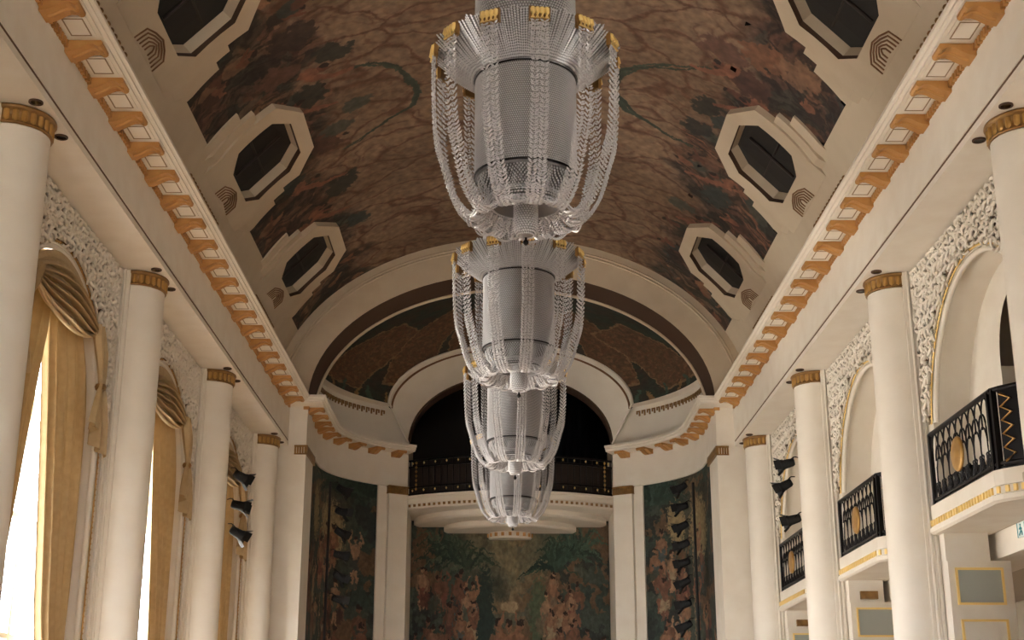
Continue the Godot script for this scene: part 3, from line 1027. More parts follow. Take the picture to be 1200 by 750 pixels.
func build_apse() -> void:
	var y0 := -EYE / S
	# chancel arch: piers, face, dark underside
	var ar := thing("trim_3", "broad cream arch in front of the apse with slim piers", "arch", Vector3.ZERO, "", "structure")
	var st := tool()
	for i in 48:
		var a := PI * i / 48.0
		var b := PI * (i + 1) / 48.0
		quad(st, arch_pt(i / 48.0), arch_pt((i + 1) / 48.0), V(ZE, rad_to_deg(b), -0.05), V(ZE, rad_to_deg(a), -0.05))
	obj("arch_face", st, M.frame_paint, ar)
	st = tool()
	for g in [0.098, 0.088]:
		var pts := PackedVector3Array()
		for i in 49:
			var t := i / 48.0
			var q := arch_pt(t, 0, ZE - 0.002).lerp(V(ZE - 0.002, 180.0 * t), g * 8.0)
			pts.append(q)
		tube(st, pts, 0.018, 6)
	obj("arch_moulding", st, M.frame_paint, ar)
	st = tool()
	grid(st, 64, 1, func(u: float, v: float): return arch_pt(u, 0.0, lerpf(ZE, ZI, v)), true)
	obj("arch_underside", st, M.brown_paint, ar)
	st = tool()
	var pts2 := PackedVector3Array()
	for i in 49:
		pts2.append(arch_pt(i / 48.0, -0.004, ZI - 0.01))
	tube(st, pts2, 0.03, 6)
	obj("arch_fillet", st, M.frame_paint, ar)
	for s in [-1, 1]:
		st = tool()
		pbox(st, s * 0.705, s * 0.93, y0, 1.16, ZE, ZI)
		obj("pier", st, M.cream, ar)
		# gilt capital round front and inner side
		st = tool()
		pbox(st, s * 0.7, s * 0.745, 0.968, 0.972, ZE - 0.005, ZI + 0.02)
		pbox(st, s * 0.7, s * 0.745, 0.994, 1.0, ZE - 0.006, ZI + 0.02)
		for i in 5:
			pbox(st, s * (0.7045 + 0.0085 * i), s * (0.7105 + 0.0085 * i), 0.972, 0.994, ZE - 0.005, ZE + 0.001)
		for i in 24:
			pbox(st, s * 0.7005, s * 0.706, 0.972, 0.994, ZE - 0.002 + 0.0088 * i, ZE + 0.004 + 0.0088 * i)
		obj("pier_capital", st, M.old_gilt, ar)
	# walls of the apse
	var wa := thing("wall_apse", "concave cream apse wall around the gallery opening", "wall", Vector3.ZERO, "", "structure")
	for s in [-1, 1]:
		st = tool()
		grid(st, 40, 1, func(u: float, v: float):
			var q := apse_xz(u)
			return P(s * q.x, lerpf(y0, 1.16, v), q.y), true)
		# attic above the cornice up to the mural, cut by the lunette
		grid(st, 40, 1, func(u: float, v: float):
			var q := apse_xz(u)
			var top := 1.32 if q.x > 0.483 else lerpf(1.18, 1.32, clampf((q.x - 0.41) / 0.073, 0, 1))
			return P(s * q.x, lerpf(1.16, top, v), q.y), true)
		# narrow ledge from the attic to the foot of the dome
		grid(st, 40, 1, func(u: float, v: float):
			var q := apse_xz(u * 0.885)
			var x := minf(q.x, 0.705)
			var foot := Vector2(x, ZI + 0.7 * sqrt(1.0 - pow(x / 0.705, 2)))
			var w := q.lerp(foot, v)
			return P(s * w.x, 1.32 + 0.002 * v, w.y), true)
		# jamb of the opening
		var e := apse_xz(1.0)
		quad(st, P(s * e.x, y0, e.y), P(s * e.x, 1.2, e.y), P(s * e.x, 1.2, 5.69), P(s * e.x, y0, 5.69))
		obj("drum", st, M.cream, wa)
		# flat pilaster beside the opening with a gilt cap and a slim frame
		st = tool()
		apse_strip(st, s, 0.885, 0.992, 0.014, y0, 1.0)
		obj("pilaster", st, M.cream, wa)
		st = tool()
		apse_strip(st, s, 0.822, 0.872, 0.008, y0, 0.996)
		obj("mural_frame", st, M.cream, wa)
		st = tool()
		apse_strip(st, s, 0.88, 0.996, 0.02, 0.994, 1.0)
		apse_strip(st, s, 0.88, 0.996, 0.018, 0.968, 0.972)
		for i in 12:
			apse_strip(st, s, 0.882 + 0.0095 * i, 0.888 + 0.0095 * i, 0.019, 0.972, 0.994)
		obj("pilaster_capital", st, M.old_gilt, wa)
		st = tool()
		apse_strip(st, s, 0.0, 1.0, 0.007, 0.998, 1.006)
		obj("architrave", st, M.cream, wa)
		# row of little gilt keys under the dome mural
		st = tool()
		for i in 21:
			apse_strip(st, s, 0.16 + 0.0335 * i, 0.168 + 0.0335 * i, 0.004, 1.278, 1.298)
			apse_strip(st, s, 0.16 + 0.0335 * i, 0.183 + 0.0335 * i, 0.004, 1.295, 1.3)
			apse_strip(st, s, 0.176 + 0.0335 * i, 0.183 + 0.0335 * i, 0.004, 1.286, 1.298)
		obj("key_frieze", st, M.old_gilt, wa)
	# cornice of the apse, carried round the pier
	for s in [-1, 1]:
		var tr := thing("trim_4" if s < 0 else "trim_5", "curved cream cornice with ochre brackets beside the gallery, %s side" % ("window" if s < 0 else "balcony"), "cornice", Vector3.ZERO, "", "structure")
		var prof := [Vector2(-0.02, 1.136), Vector2(0.064, 1.136), Vector2(0.064, 1.14), Vector2(0.067, 1.143), Vector2(0.07, 1.144), Vector2(0.07, 1.149), Vector2(0.073, 1.151), Vector2(0.076, 1.152), Vector2(0.076, 1.16), Vector2(-0.02, 1.162)]
		st = tool()
		for i in prof.size() - 1:
			var p: Vector2 = prof[i]
			var r: Vector2 = prof[i + 1]
			grid(st, 48, 1, func(u: float, v: float):
				var w := p.lerp(r, v)
				var q := apse_xz(u, w.x)
				return P(s * q.x, w.y, q.y), false)
			# straight run past the pier, breaking forward over its face
			quad(st, P(s * (APA - p.x), p.y, ZI), P(s * (APA - r.x), r.y, ZI), P(s * (APA - r.x), r.y, ZE - r.x), P(s * (APA - p.x), p.y, ZE - p.x))
			quad(st, P(s * (APA - p.x), p.y, ZE - p.x), P(s * (APA - r.x), r.y, ZE - r.x), P(s * 0.80, r.y, ZE - r.x), P(s * 0.80, p.y, ZE - p.x))
			# end by the opening
			var a := apse_xz(1.0, p.x)
			var b := apse_xz(1.0, r.x)
			var c := apse_xz(1.0, -0.02)
			tri(st, P(s * a.x, p.y, a.y), P(s * b.x, r.y, b.y), P(s * c.x, 1.15, c.y))
		obj("corona", st, M.cream, tr)
		var br := bracket_mesh()
		var straight := 3
		for i in straight:
			var zc := ZE + 0.03 + i * 0.105
			put("bracket", br, M.ochre_gilt, tr, Transform3D(Basis(Vector3(-s, 0, 0), Vector3.UP, Vector3(0, 0, -s)).scaled_local(Vector3(0.98, 0.9, 0.9)), P(s * APA, 1.136, zc)))
		for i in 6:
			var q := 0.20 + 0.145 * i
			var a := apse_xz(q)
			var b := apse_xz(q, 0.05)
			var d := Vector3(s * (b.x - a.x), 0, -(b.y - a.y)).normalized()
			put("bracket", br, M.ochre_gilt, tr, Transform3D(Basis(d, Vector3.UP, d.cross(Vector3.UP)).scaled_local(Vector3(0.98, 0.9, 0.95)), P(s * a.x, 1.136, a.y)))
		st = tool()
		pbox(st, s * 0.7, s * 0.72, 1.126, 1.138, ZE - 0.006, ZE + 0.2)
		obj("leaf_strip", st, M.ochre_gilt, tr)
	# half dome with its mural, cut by the lunette
	var dm := thing("ceiling_apse", "half dome over the apse with a dark mural of woven panels", "ceiling", Vector3.ZERO, "", "structure")
	st = tool()
	var start := func(phi: float) -> float:
		var best := 0.0
		for i in 91:
			var p := dome(phi, i)
			if (p.y - EYE) / S < hood_top(p.x / S):
				best = i + 0.5
		var lo := maxf(best - 0.5, 0.0)
		var hi := minf(best + 0.6, 90.0)
		if best <= 0.0:
			return 0.0
		for i in 14:
			var m := (lo + hi) * 0.5
			var p := dome(phi, m)
			if (p.y - EYE) / S < hood_top(p.x / S):
				lo = m
			else:
				hi = m
		return hi
	var starts := []
	var NP := 90
	for i in NP + 1:
		starts.append(start.call(-90.0 + 180.0 * i / NP))
	grid(st, NP, 20, func(u: float, v: float):
		var i := int(round(u * NP))
		return dome(-90.0 + 180.0 * u, lerpf(starts[i], 90.0, v)), true, func(u: float, v: float):
		var i := int(round(u * NP))
		return Vector2(u, lerpf(starts[i], 90.0, v) / 90.0))
	obj("mural", st, paint_dome(), dm).set_meta("label", "dark mural of woven brown panels and green stripes")
	# lunette: splayed band from the dome down to the opening
	st = tool()
	var inner_curve := func(t: float) -> Vector3:
		var a := PI * t
		var x := 0.41 * cos(a)
		return P(x, 1.18 + 0.315 * sin(a), APZ + APB * sqrt(1.0 - pow(x / APA, 2)))
	var outer_curve := func(t: float) -> Vector3:
		var a := PI * t
		var x := 0.483 * cos(a)
		var y := 1.32 + 0.23 * sin(a)
		var cs := sqrt(maxf(0.0, 1.0 - pow((y - 1.32) / 0.307, 2)))
		var sf := clampf(x / (0.705 * maxf(cs, 0.01)), -1, 1)
		return P(x, y, ZI + 0.7 * cs * sqrt(1.0 - sf * sf) - 0.004)
	grid(st, 60, 6, func(u: float, v: float): return outer_curve.call(u).lerp(inner_curve.call(u), v), true)
	obj("lunette_band", st, M.cream, dm)
	st = tool()
	var rim := PackedVector3Array()
	for i in 61:
		rim.append(outer_curve.call(i / 60.0).lerp(inner_curve.call(i / 60.0), 0.13) + Vector3(0, 0, 0.02))
	tube(st, rim, 0.022, 6)
	obj("lunette_line", st, M.line_paint, dm)
	st = tool()
	rim = PackedVector3Array()
	for i in 61:
		rim.append(outer_curve.call(i / 60.0) + Vector3(0, 0, 0.02))
	tube(st, rim, 0.035, 6)
	for t in [0.0, 1.0]:
		tube(st, PackedVector3Array([outer_curve.call(t) + Vector3(0, 0, 0.01), inner_curve.call(t) + Vector3(0, 0, 0.01)]), 0.022, 6)
	obj("lunette_edge", st, M.cream, dm)
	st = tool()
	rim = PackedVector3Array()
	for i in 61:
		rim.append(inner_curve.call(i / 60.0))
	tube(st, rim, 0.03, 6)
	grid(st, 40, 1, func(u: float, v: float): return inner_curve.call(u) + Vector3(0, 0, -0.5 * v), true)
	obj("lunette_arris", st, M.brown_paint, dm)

	# gallery room behind the opening
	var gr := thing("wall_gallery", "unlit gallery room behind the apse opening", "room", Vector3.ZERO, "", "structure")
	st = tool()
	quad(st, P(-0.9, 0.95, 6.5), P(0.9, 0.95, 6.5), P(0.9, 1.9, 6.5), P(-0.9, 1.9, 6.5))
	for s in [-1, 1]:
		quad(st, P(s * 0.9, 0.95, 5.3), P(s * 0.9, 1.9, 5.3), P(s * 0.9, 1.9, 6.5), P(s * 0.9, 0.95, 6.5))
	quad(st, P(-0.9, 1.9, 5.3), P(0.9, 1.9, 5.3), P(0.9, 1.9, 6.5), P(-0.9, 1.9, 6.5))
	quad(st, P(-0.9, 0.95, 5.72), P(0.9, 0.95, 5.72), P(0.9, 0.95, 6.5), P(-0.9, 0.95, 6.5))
	obj("dark_chamber_walls", st, M.dark_wood, gr)  # walls coloured dark so the chamber reads as unlit
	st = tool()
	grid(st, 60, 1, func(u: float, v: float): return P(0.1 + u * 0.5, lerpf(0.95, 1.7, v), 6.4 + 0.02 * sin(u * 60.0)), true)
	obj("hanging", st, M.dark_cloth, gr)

	build_gallery_balcony()
	build_wall_murals()

func build_gallery_balcony() -> void:
	var b := thing("gallery_balcony", "cream stepped balcony with dark iron rail in the apse opening", "balcony", P(0, 0.9, 5.5))
	var o := -b.position
	var t := Transform3D(Basis(), o)
	var front := func(x: float, off := 0.0) -> Vector2:
		var u := x / 0.41
		return Vector2(x, 5.28 + off + 0.135 * u * u)
	var st := tool()
	# slab with moulded fascia
	var prof := [Vector2(0.0, 0.966), Vector2(-0.006, 0.966), Vector2(-0.006, 0.957), Vector2(0.0, 0.955), Vector2(0.0, 0.936), Vector2(0.004, 0.934), Vector2(0.004, 0.92), Vector2(0.012, 0.915), Vector2(0.45, 0.915)]
	for i in prof.size() - 1:
		var p: Vector2 = prof[i]
		var r: Vector2 = prof[i + 1]
		grid(st, 40, 1, func(u: float, v: float):
			var w := p.lerp(r, v)
			var x := lerpf(-0.409, 0.409, u)
			var q: Vector2 = front.call(x, w.x)
			return P(x, w.y, minf(q.y, 5.7)), false)
	grid(st, 40, 1, func(u: float, v: float):
		var x := lerpf(-0.409, 0.409, u)
		return P(x, 0.966, lerpf(front.call(x).y, 5.72, v)), false)
	obj("slab", st, M.cream, b, t)
	# stepped underside: half rounds against the back wall
	for e in [[0.40, 0.31, 0.915, 0.888], [0.275, 0.2, 0.888, 0.862], [0.09, 0.075, 0.862, 0.835]]:
		st = tool()
		var w: float = e[0]
		var d: float = e[1]
		var ya: float = e[2]
		var yb: float = e[3]
		grid(st, 40, 3, func(u: float, v: float):
			var a := PI * u
			var k: float = [1.0, 1.0, 0.97, 0.94][int(round(v * 3))]
			return P(w * k * cos(a), [ya, lerpf(ya, yb, 0.7), lerpf(ya, yb, 0.9), yb][int(round(v * 3))], 5.7 - d * k * sin(a)), false)
		for i in 40:
			tri(st, P(0, yb, 5.7), P(w * 0.94 * cos(PI * i / 40.0), yb, 5.7 - d * 0.94 * sin(PI * i / 40.0)), P(w * 0.94 * cos(PI * (i + 1) / 40.0), yb, 5.7 - d * 0.94 * sin(PI * (i + 1) / 40.0)))
		obj("underside_step", st, M.cream, b, t)
	st = tool()
	for i in 9:
		var a := PI * (i + 0.5) / 9.0
		var c := P(0.09 * cos(a), 0.85, 5.7 - 0.077 * sin(a))
		box(st, c - Vector3(0.03, 0.035, 0.02), c + Vector3(0.03, 0.035, 0.02))
	obj("corbel_leaves", st, M.ochre_gilt, b, t)
	# gilt dentils along the fascia
	for i in 41:
		var x := lerpf(-0.4, 0.4, i / 40.0)
		var q: Vector2 = front.call(x, -0.002)
		st = tool()
		pbox(st, x - 0.005, x + 0.005, 0.921, 0.931, q.y, q.y + 0.008)
		obj("dentil", st, M.old_gilt, b, t)
	# railing
	for y in [0.972, 1.0, 1.082, 1.108]:
		st = tool()
		var pts := PackedVector3Array()
		for i in 41:
			var x := lerpf(-0.405, 0.405, i / 40.0)
			var q: Vector2 = front.call(x, 0.008)
			pts.append(P(x, y, q.y))
		tube(st, pts, 0.022, 6)
		obj("rail", st, M.iron, b, t)
	for i in 33:
		var x := lerpf(-0.4, 0.4, i / 32.0)
		var q: Vector2 = front.call(x, 0.008)
		st = tool()
		tube(st, PackedVector3Array([P(x, 0.966, q.y), P(x, 1.108, q.y)]), 0.012, 5)
		obj("baluster", st, M.iron, b, t)
	for i in 18:
		var x := lerpf(-0.39, 0.39, i / 17.0)
		var q: Vector2 = front.call(x, 0.003)
		for y in [0.986, 1.095]:
			st = tool()
			lathe(st, [Vector2(0, -0.028), Vector2(0.018, 0.0), Vector2(0.009, 0.02), Vector2(0, 0.03)], 6, 0, TAU, P(x, y, q.y))
			obj("rosette", st, M.bright_gilt, b, t)
	for s in [-1, 1]:
		for i in 7:
			var q: Vector2 = front.call(s * 0.36, 0.002)
			st = tool()
			lathe(st, [Vector2(0, -0.04), Vector2(0.025, 0.0), Vector2(0, 0.04)], 6, 0, TAU, P(s * 0.375, 0.99 + 0.0175 * i, q.y))
			obj("post_ornament", st, M.gilt, b, t)
	# dense iron panel behind the bars
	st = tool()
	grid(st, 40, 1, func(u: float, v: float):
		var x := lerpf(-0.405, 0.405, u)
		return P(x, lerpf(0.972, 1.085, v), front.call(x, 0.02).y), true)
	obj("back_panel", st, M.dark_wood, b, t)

func build_wall_murals() -> void:
	var y0 := -EYE / S
	var st := tool()
	grid(st, 2, 2, func(u: float, v: float): return P(lerpf(-0.41, 0.41, u), lerpf(y0 + 0.15, 0.93, v), 5.7), true, func(u: float, v: float): return Vector2(u, 1.0 - (lerpf(y0 + 0.15, 0.93, v) - 0.2) / 0.73))
	var m := obj("mural_painting", st, paint_scene("centre_mural", 640, 400, 91, 60, false), self)
	tag(m, "wide crowded mural with palms under the gallery balcony", "mural")
	for s in [-1, 1]:
		st = tool()
		grid(st, 30, 2, func(u: float, v: float):
			var q := apse_xz(lerpf(0.0, 0.82, u), 0.003)
			return P(s * q.x, lerpf(y0 + 0.15, 0.996, v), q.y), true, func(u: float, v: float): return Vector2(u if s > 0 else 1.0 - u, 1.0 - (lerpf(y0 + 0.15, 0.996, v) - 0.3) / 0.7))
		m = obj("mural_painting", st, paint_scene("side_mural_%d" % (s + 1), 360, 420, 120 + s * 7, 22, true), self)
		tag(m, "tall dark mural with a pale sail beside the pier, %s side of the apse" % ("window" if s < 0 else "balcony"), "mural")
	# masonry behind the paintings closes the recess below the balcony
	st = tool()
	quad(st, P(-0.45, y0, 5.71), P(0.45, y0, 5.71), P(0.45, 0.96, 5.71), P(-0.45, 0.96, 5.71))
	var w := obj("wall_recess", st, M.cream, self)
	tag(w, "plain recess wall behind the wide mural", "wall", "", "structure")

# ------------------------------------------------------------------ columns
func build_columns() -> void:
	# one engaged column; local x along the wall, z into the hall, origin on the floor at the wall face
	var top := EYE + S
	var proj := 0.028 * S
	var names := [["beside the curtained window farthest from the apse", "beside the iron balcony farthest from the apse"], ["second", "second"], ["third", "third"], ["", ""]]
	var first: Node3D = null
	for s in [-1, 1]:
		for k in range(-1, 4):
			var z := COL0 + PITCH * k
			var at := P(s * WALL, -EYE / S, z)
			var side: String = "window wall" if s < 0 else "balcony wall"
			var ord_: String = ["fifth from the apse", "fourth from the apse", "third from the apse", "second from the apse", "next to the apse pier"][k + 1]
			var label := "cream column with gilt capital on the %s, %s" % [side, ord_]
			if first == null:
				first = thing("engaged_column", label, "column", at, "engaged columns of the hall", "thing")
				var st := tool()
				var c := Vector3(0, 0, proj)
				var rs := 0.295
				lathe(st, [Vector2(0.36, 0), Vector2(0.36, 0.25), Vector2(0.32, 0.28), Vector2(rs + 0.012, 0.34), Vector2(rs + 0.008, 3.0), Vector2(rs, top - 0.17)], 40, 0, PI, c)
				obj("shaft", st, M.cream, first)
				st = tool()
				box(st, Vector3(-0.325, 0, 0.003), Vector3(0.325, top - 0.003, proj))
				for q in [-1, 1]:
					for w in [0.035, 0.085]:
						tube(st, PackedVector3Array([Vector3(q * 0.328, 0, w), Vector3(q * 0.328, top, w)]), 0.017, 6)
				obj("pilaster", st, M.cream, first)
				st = tool()
				lathe(st, [Vector2(rs, top - 0.165), Vector2(rs + 0.018, top - 0.16), Vector2(rs + 0.018, top - 0.15), Vector2(rs + 0.006, top - 0.145), Vector2(rs + 0.006, top - 0.045), Vector2(rs + 0.03, top - 0.04), Vector2(rs + 0.04, top - 0.025), Vector2(rs + 0.036, top - 0.008), Vector2(rs + 0.0, top)], 40, 0, PI, c)
				obj("capital", st, M.old_gilt, first)
				for i in 13:
					var a := PI * (i + 0.5) / 13.0
					var d := Vector3(cos(a), 0, sin(a))
					var e := Vector3(-sin(a), 0, cos(a))
					st = tool()
					grid(st, 6, 5, func(u: float, v: float):
						var w := 0.026 * (1.0 if v > 0.3 else sin(acos(1.0 - v / 0.3)) if v < 0.3 else 1.0)
						var x := (u * 2.0 - 1.0)
						return c + d * (rs + 0.004 + 0.022 * (1.0 - x * x)) + e * x * w + Vector3(0, top - 0.148 + 0.1 * v, 0), true)
					obj("capital_leaf", st, M.gilt, first)
				first.rotation.y = PI * 0.5 if s < 0 else -PI * 0.5
			else:
				var c2 := copy(first, "engaged_column", label, at)
				c2.rotation.y = PI * 0.5 if s < 0 else -PI * 0.5

# ------------------------------------------------------------------ windows and curtains of the left wall
func gap_at(y: float) -> float:
	# half width of the parting between the two drapes, plan units; y in plan units
	if y > 0.77:
		return 0.0
	if y > 0.22:
		return 0.118 * pow(clampf((0.77 - y) / 0.55, 0, 1), 0.9)
	# lower part, out of view, opened wider to let in more daylight
	return minf(0.118 + (0.22 - y) * 0.62, 0.262)

func build_left_bays() -> void:
	var ord_ := ["third from the apse", "second from the apse", "nearest the apse", "fourth from the apse"]
	for k in range(0, 3):
		window_left(k)
	for k in [0, 1, 2]:
		var zc := bay_z(k)
		var d := thing("window_drapery", "gold drapes with swag and jabots in the arched window %s" % ord_[k], "curtain", P(-WALL, -EYE / S, zc), "gold window draperies")
		# local x runs away from the camera, y up, z into the hall
		d.rotation.y = PI * 0.5
		var g := RandomNumberGenerator.new()
		g.seed = 40 + k
		for s in [-1, 1]:
			var st := tool()
			var ph := g.randf() * 6.0
			grid(st, 150, 26, func(u: float, v: float):
				var y := lerpf(0.05, EYE + S * 0.9, v)
				var py := (y - EYE) / S
				var inner := minf(gap_at(py) * S * (1.0 if k >= 0 else 2.2), 1.3)
				var outer := 1.522
				if y > EYE + S * 0.61:
					outer = sqrt(maxf(0.01, 1.522 * 1.522 - pow(y - EYE - S * 0.61, 2)))
				var x := lerpf(inner, outer, u)
				var a := u * 58.0 + ph + 0.8 * sin(u * 7.0 + ph)
				var fold := sin(a) * 0.5 + 0.3 * sin(a * 0.47 + 1.3) + 0.2 * sin(a * 1.9 + v * 2.0)
				# the outer edge turns back behind the arch moulding
				var back := clampf((x - (outer - 0.11)) / 0.11, 0, 1)
				return Vector3(s * minf(x + 0.012 * cos(a), outer), y, -0.125 - 0.12 * back + 0.06 * fold * (1.0 - 0.75 * back) + 0.012 * sin(v * 3.0 + u * 5.0) * (1.0 - back)), true)
			obj("drape", st, M.drape, d)
			# jabot: gathered at the top, tied, then spread into a stepped hem
			st = tool()
			grid(st, 60, 30, func(u: float, v: float):
				var t := 1.0 - v
				var w := 0.0
				var cx := 0.0
				var py := 0.0
				if t < 0.42:
					var q := t / 0.42
					py = lerpf(0.825, 0.712, q)
					w = lerpf(0.26, 0.045, smoothstep(0.1, 1.0, q))
					cx = lerpf(1.12, 1.26, q)
				else:
					var q := (t - 0.42) / 0.58
					w = lerpf(0.045, 0.26, pow(q, 0.6))
					cx = lerpf(1.26, 1.2, q)
					py = lerpf(0.712, 0.575 + 0.05 * (1.0 - u) + 0.012 * sin(floorf(u * 4.0) * 2.0), q)
				var x := cx + (u - 0.5) * 2.0 * w
				var a := u * 22.0
				var lim := 1.45
				if py > 0.61:
					lim = sqrt(maxf(0.01, 1.45 * 1.45 - pow(S * (py - 0.61), 2)))
				x = minf(x, lim - 0.02 * (1.0 - u))
				return Vector3(s * x, EYE + S * py, 0.065 + 0.05 * sin(a) * clampf(w * 5.0, 0.3, 1.0) + 0.02 * sin(a * 0.4)), true)
			obj("jabot", st, M.swag_cloth, d)
			st = tool()
			lathe(st, [Vector2(0.05, -0.03), Vector2(0.062, 0.0), Vector2(0.05, 0.03)], 12, 0, TAU, Vector3(s * 1.26, EYE + S * 0.712, 0.06))
			obj("tie", st, M.old_gilt, d)
		# swag hung from the arch: folds change from the arch's curve to a hanging curve
		var st2 := tool()
		grid(st2, 60, 72, func(u: float, v: float):
			var x := (u * 2.0 - 1.0)
			var arch := EYE + S * 0.61 + sqrt(maxf(0.0, 1.455 * 1.455 - pow(x * 1.0, 2)))
			var sag := EYE + S * (0.772 + 0.04 * pow(absf(x), 2.4))
			var tt := 1.0 - v
			var y := lerpf(arch, sag, pow(tt, 0.85))
			var f := tt * 7.0 - 0.55 * absf(x)
			var amp := 0.055 * smoothstep(0.05, 0.3, tt) * (1.0 - 0.5 * pow(absf(x), 3.0))
			var ridge := sin(f * TAU)
			return Vector3(x * 1.0, y - 0.03 * ridge * smoothstep(0.1, 0.4, tt), 0.02 + 0.10 * sin(tt * PI * 0.9) * (1.0 - x * x * 0.6) + amp * ridge), true)
		obj("swag", st2, M.swag_cloth, d)
		st2 = tool()
		var pts := PackedVector3Array()
		for i in 41:
			var x := i / 20.0 - 1.0
			pts.append(Vector3(x * 1.0, EYE + S * (0.772 + 0.04 * pow(absf(x), 2.4)), 0.055))
		tube(st2, pts, 0.022, 6)
		obj("swag_trim", st2, M.swag_cloth, d)

func window_left(k: int) -> void:
	var zc := bay_z(k)
	var word := ["first behind the curtains beside the apse", "second", "third"]
	var w := thing("window_%d" % (k + 7), "tall arched window with white glazing bars behind gold drapes, %s from the apse" % ["third", "second", "first"][k], "window", P(-WALL - 0.075, -EYE / S, zc), "", "structure")
	w.rotation.y = PI * 0.5
	var r := 0.306 * S
	var cy := EYE + S * 0.61
	var st := tool()
	tube(st, arch_path(r - 0.03, 0.0, 0.4, 0.15), 0.05, 6)
	box(st, Vector3(-r, 0.0, -0.05), Vector3(r, 0.42, 0.05))
	obj("frame", st, M.white_paint, w)
	for x in [-0.51, 0.51]:
		st = tool()
		box(st, Vector3(x - 0.03, 0.42, -0.03), Vector3(x + 0.03, cy + sqrt(r * r - x * x) - 0.02, 0.03))
		obj("mullion", st, M.white_paint, w)
	for y in [1.5, 2.6, 3.7, cy]:
		st = tool()
		box(st, Vector3(-r, y - 0.025, -0.025), Vector3(r, y + 0.025, 0.025))
		obj("transom", st, M.white_paint, w)
	st = tool()
	for i in 24:
		tri(st, Vector3(0, cy, 0), Vector3(r * cos(PI * i / 24.0), cy + r * sin(PI * i / 24.0), 0), Vector3(r * cos(PI * (i + 1) / 24.0), cy + r * sin(PI * (i + 1) / 24.0), 0))
	quad(st, Vector3(-r, 0.42, 0), Vector3(r, 0.42, 0), Vector3(r, cy, 0), Vector3(-r, cy, 0))
	obj("pane", st, M.glass, w)

# ------------------------------------------------------------------ balconies and doors of the right wall
func build_right_bays() -> void:
	var y0 := -EYE / S
	# corridors and galleries behind the arches
	var back := thing("wall_corridor", "pale corridor and gallery behind the balcony arches", "wall", Vector3.ZERO, "", "structure")
	var st := tool()
	pbox(st, 1.5, 1.55, y0, 1.05, -1.62, 4.9)
	pbox(st, WALL + 0.09, 1.5, 1.0, 1.05, -1.6, 4.9)
	pbox(st, WALL + 0.02, 1.5, 0.425, 0.47, -1.6, 4.9)
	for z in [-1.6, 4.86]:
		pbox(st, WALL + 0.09, 1.5, y0, 1.05, z, z + 0.04)
	obj("masonry", st, M.gallery_paint, back)
	# niche wall with a narrow arched doorway in every bay, and the bulkhead over the doors below
	st = tool()
	var nx := 0.945
	for k in range(-4, 3):
		var zc := bay_z(k)
		var f := func(z: float, y: float): return P(nx, y, z)
		var r := 0.1
		var cy := 0.72
		for s in [-1, 1]:
			quad(st, f.call(zc + s * r, 0.47), f.call(zc + s * 0.404, 0.47), f.call(zc + s * 0.404, 1.0), f.call(zc + s * r, 1.0))
			quad(st, P(nx, 0.47, zc + s * r), P(nx, cy, zc + s * r), P(nx + 0.06, cy, zc + s * r), P(nx + 0.06, 0.47, zc + s * r))
		for i in 20:
			var a := PI * i / 20
			var b := PI * (i + 1) / 20
			quad(st, f.call(zc + r * cos(a), cy + r * 1.3 * sin(a)), f.call(zc + r * cos(b), cy + r * 1.3 * sin(b)), f.call(zc + r * cos(b), 1.0), f.call(zc + r * cos(a), 1.0))
		pbox(st, 0.975, 1.08, 0.372, 0.425, zc - 0.404, zc + 0.404)
	obj("niche_wall", st, M.cream, back)

	var ord_ := ["farthest from the apse", "in the middle", "nearest the apse"]
	for k in 3:
		var zc := bay_z(k)
		balcony(zc, "small balcony with black scrolled rail and gold medallion, %s" % ord_[k])
		door_leaf(zc, k, ord_[k])
	var cs := thing("equipment_case", "black equipment case with grey panel standing behind the balcony rail", "case", P(0.915, 0.484, bay_z(0) + 0.24))
	st = tool()
	box(st, Vector3(-0.1, 0.0, -0.3), Vector3(0.1, 0.3, 0.2))
	obj("body", st, M.iron, cs)
	st = tool()
	box(st, Vector3(-0.112, 0.05, -0.22), Vector3(-0.1, 0.26, -0.06))
	obj("panel", st, M.frosted, cs)
	st = tool()
	box(st, Vector3(-0.116, 0.12, 0.0), Vector3(-0.1, 0.18, 0.08))
	obj("latch", st, M.sign_face, cs)
	# exit sign on the bulkhead of the first bay
	var sg := thing("exit_sign", "small white and teal exit sign on the bulkhead under the balcony", "sign", P(0.974, 0.4085, 2.623))
	st = tool()
	box(st, Vector3(-0.02, -0.07, -0.16), Vector3(0.0, 0.07, 0.16))
	obj("plate", st, M.sign_face, sg)
	st = tool()
	box(st, Vector3(-0.024, -0.07, -0.16), Vector3(-0.02, 0.07, -0.148))
	lathe(st, [Vector2(0, 0.058), Vector2(0.012, 0.045), Vector2(0, 0.032)], 8, 0, TAU, Vector3(-0.02, 0, -0.07))
	for l in [[0.03, -0.072, -0.008, -0.06], [-0.008, -0.06, -0.03, -0.035], [-0.03, -0.035, -0.058, -0.04], [-0.008, -0.06, -0.03, -0.085], [-0.03, -0.085, -0.05, -0.11], [0.022, -0.07, 0.006, -0.1], [0.022, -0.07, 0.004, -0.04]]:
		tube(st, PackedVector3Array([Vector3(-0.021, l[0], l[1]), Vector3(-0.021, l[2], l[3])]), 0.008, 5)
	box(st, Vector3(-0.024, -0.06, 0.03), Vector3(-0.02, 0.06, 0.12))
	obj("pictogram", st, M.sign_teal, sg)

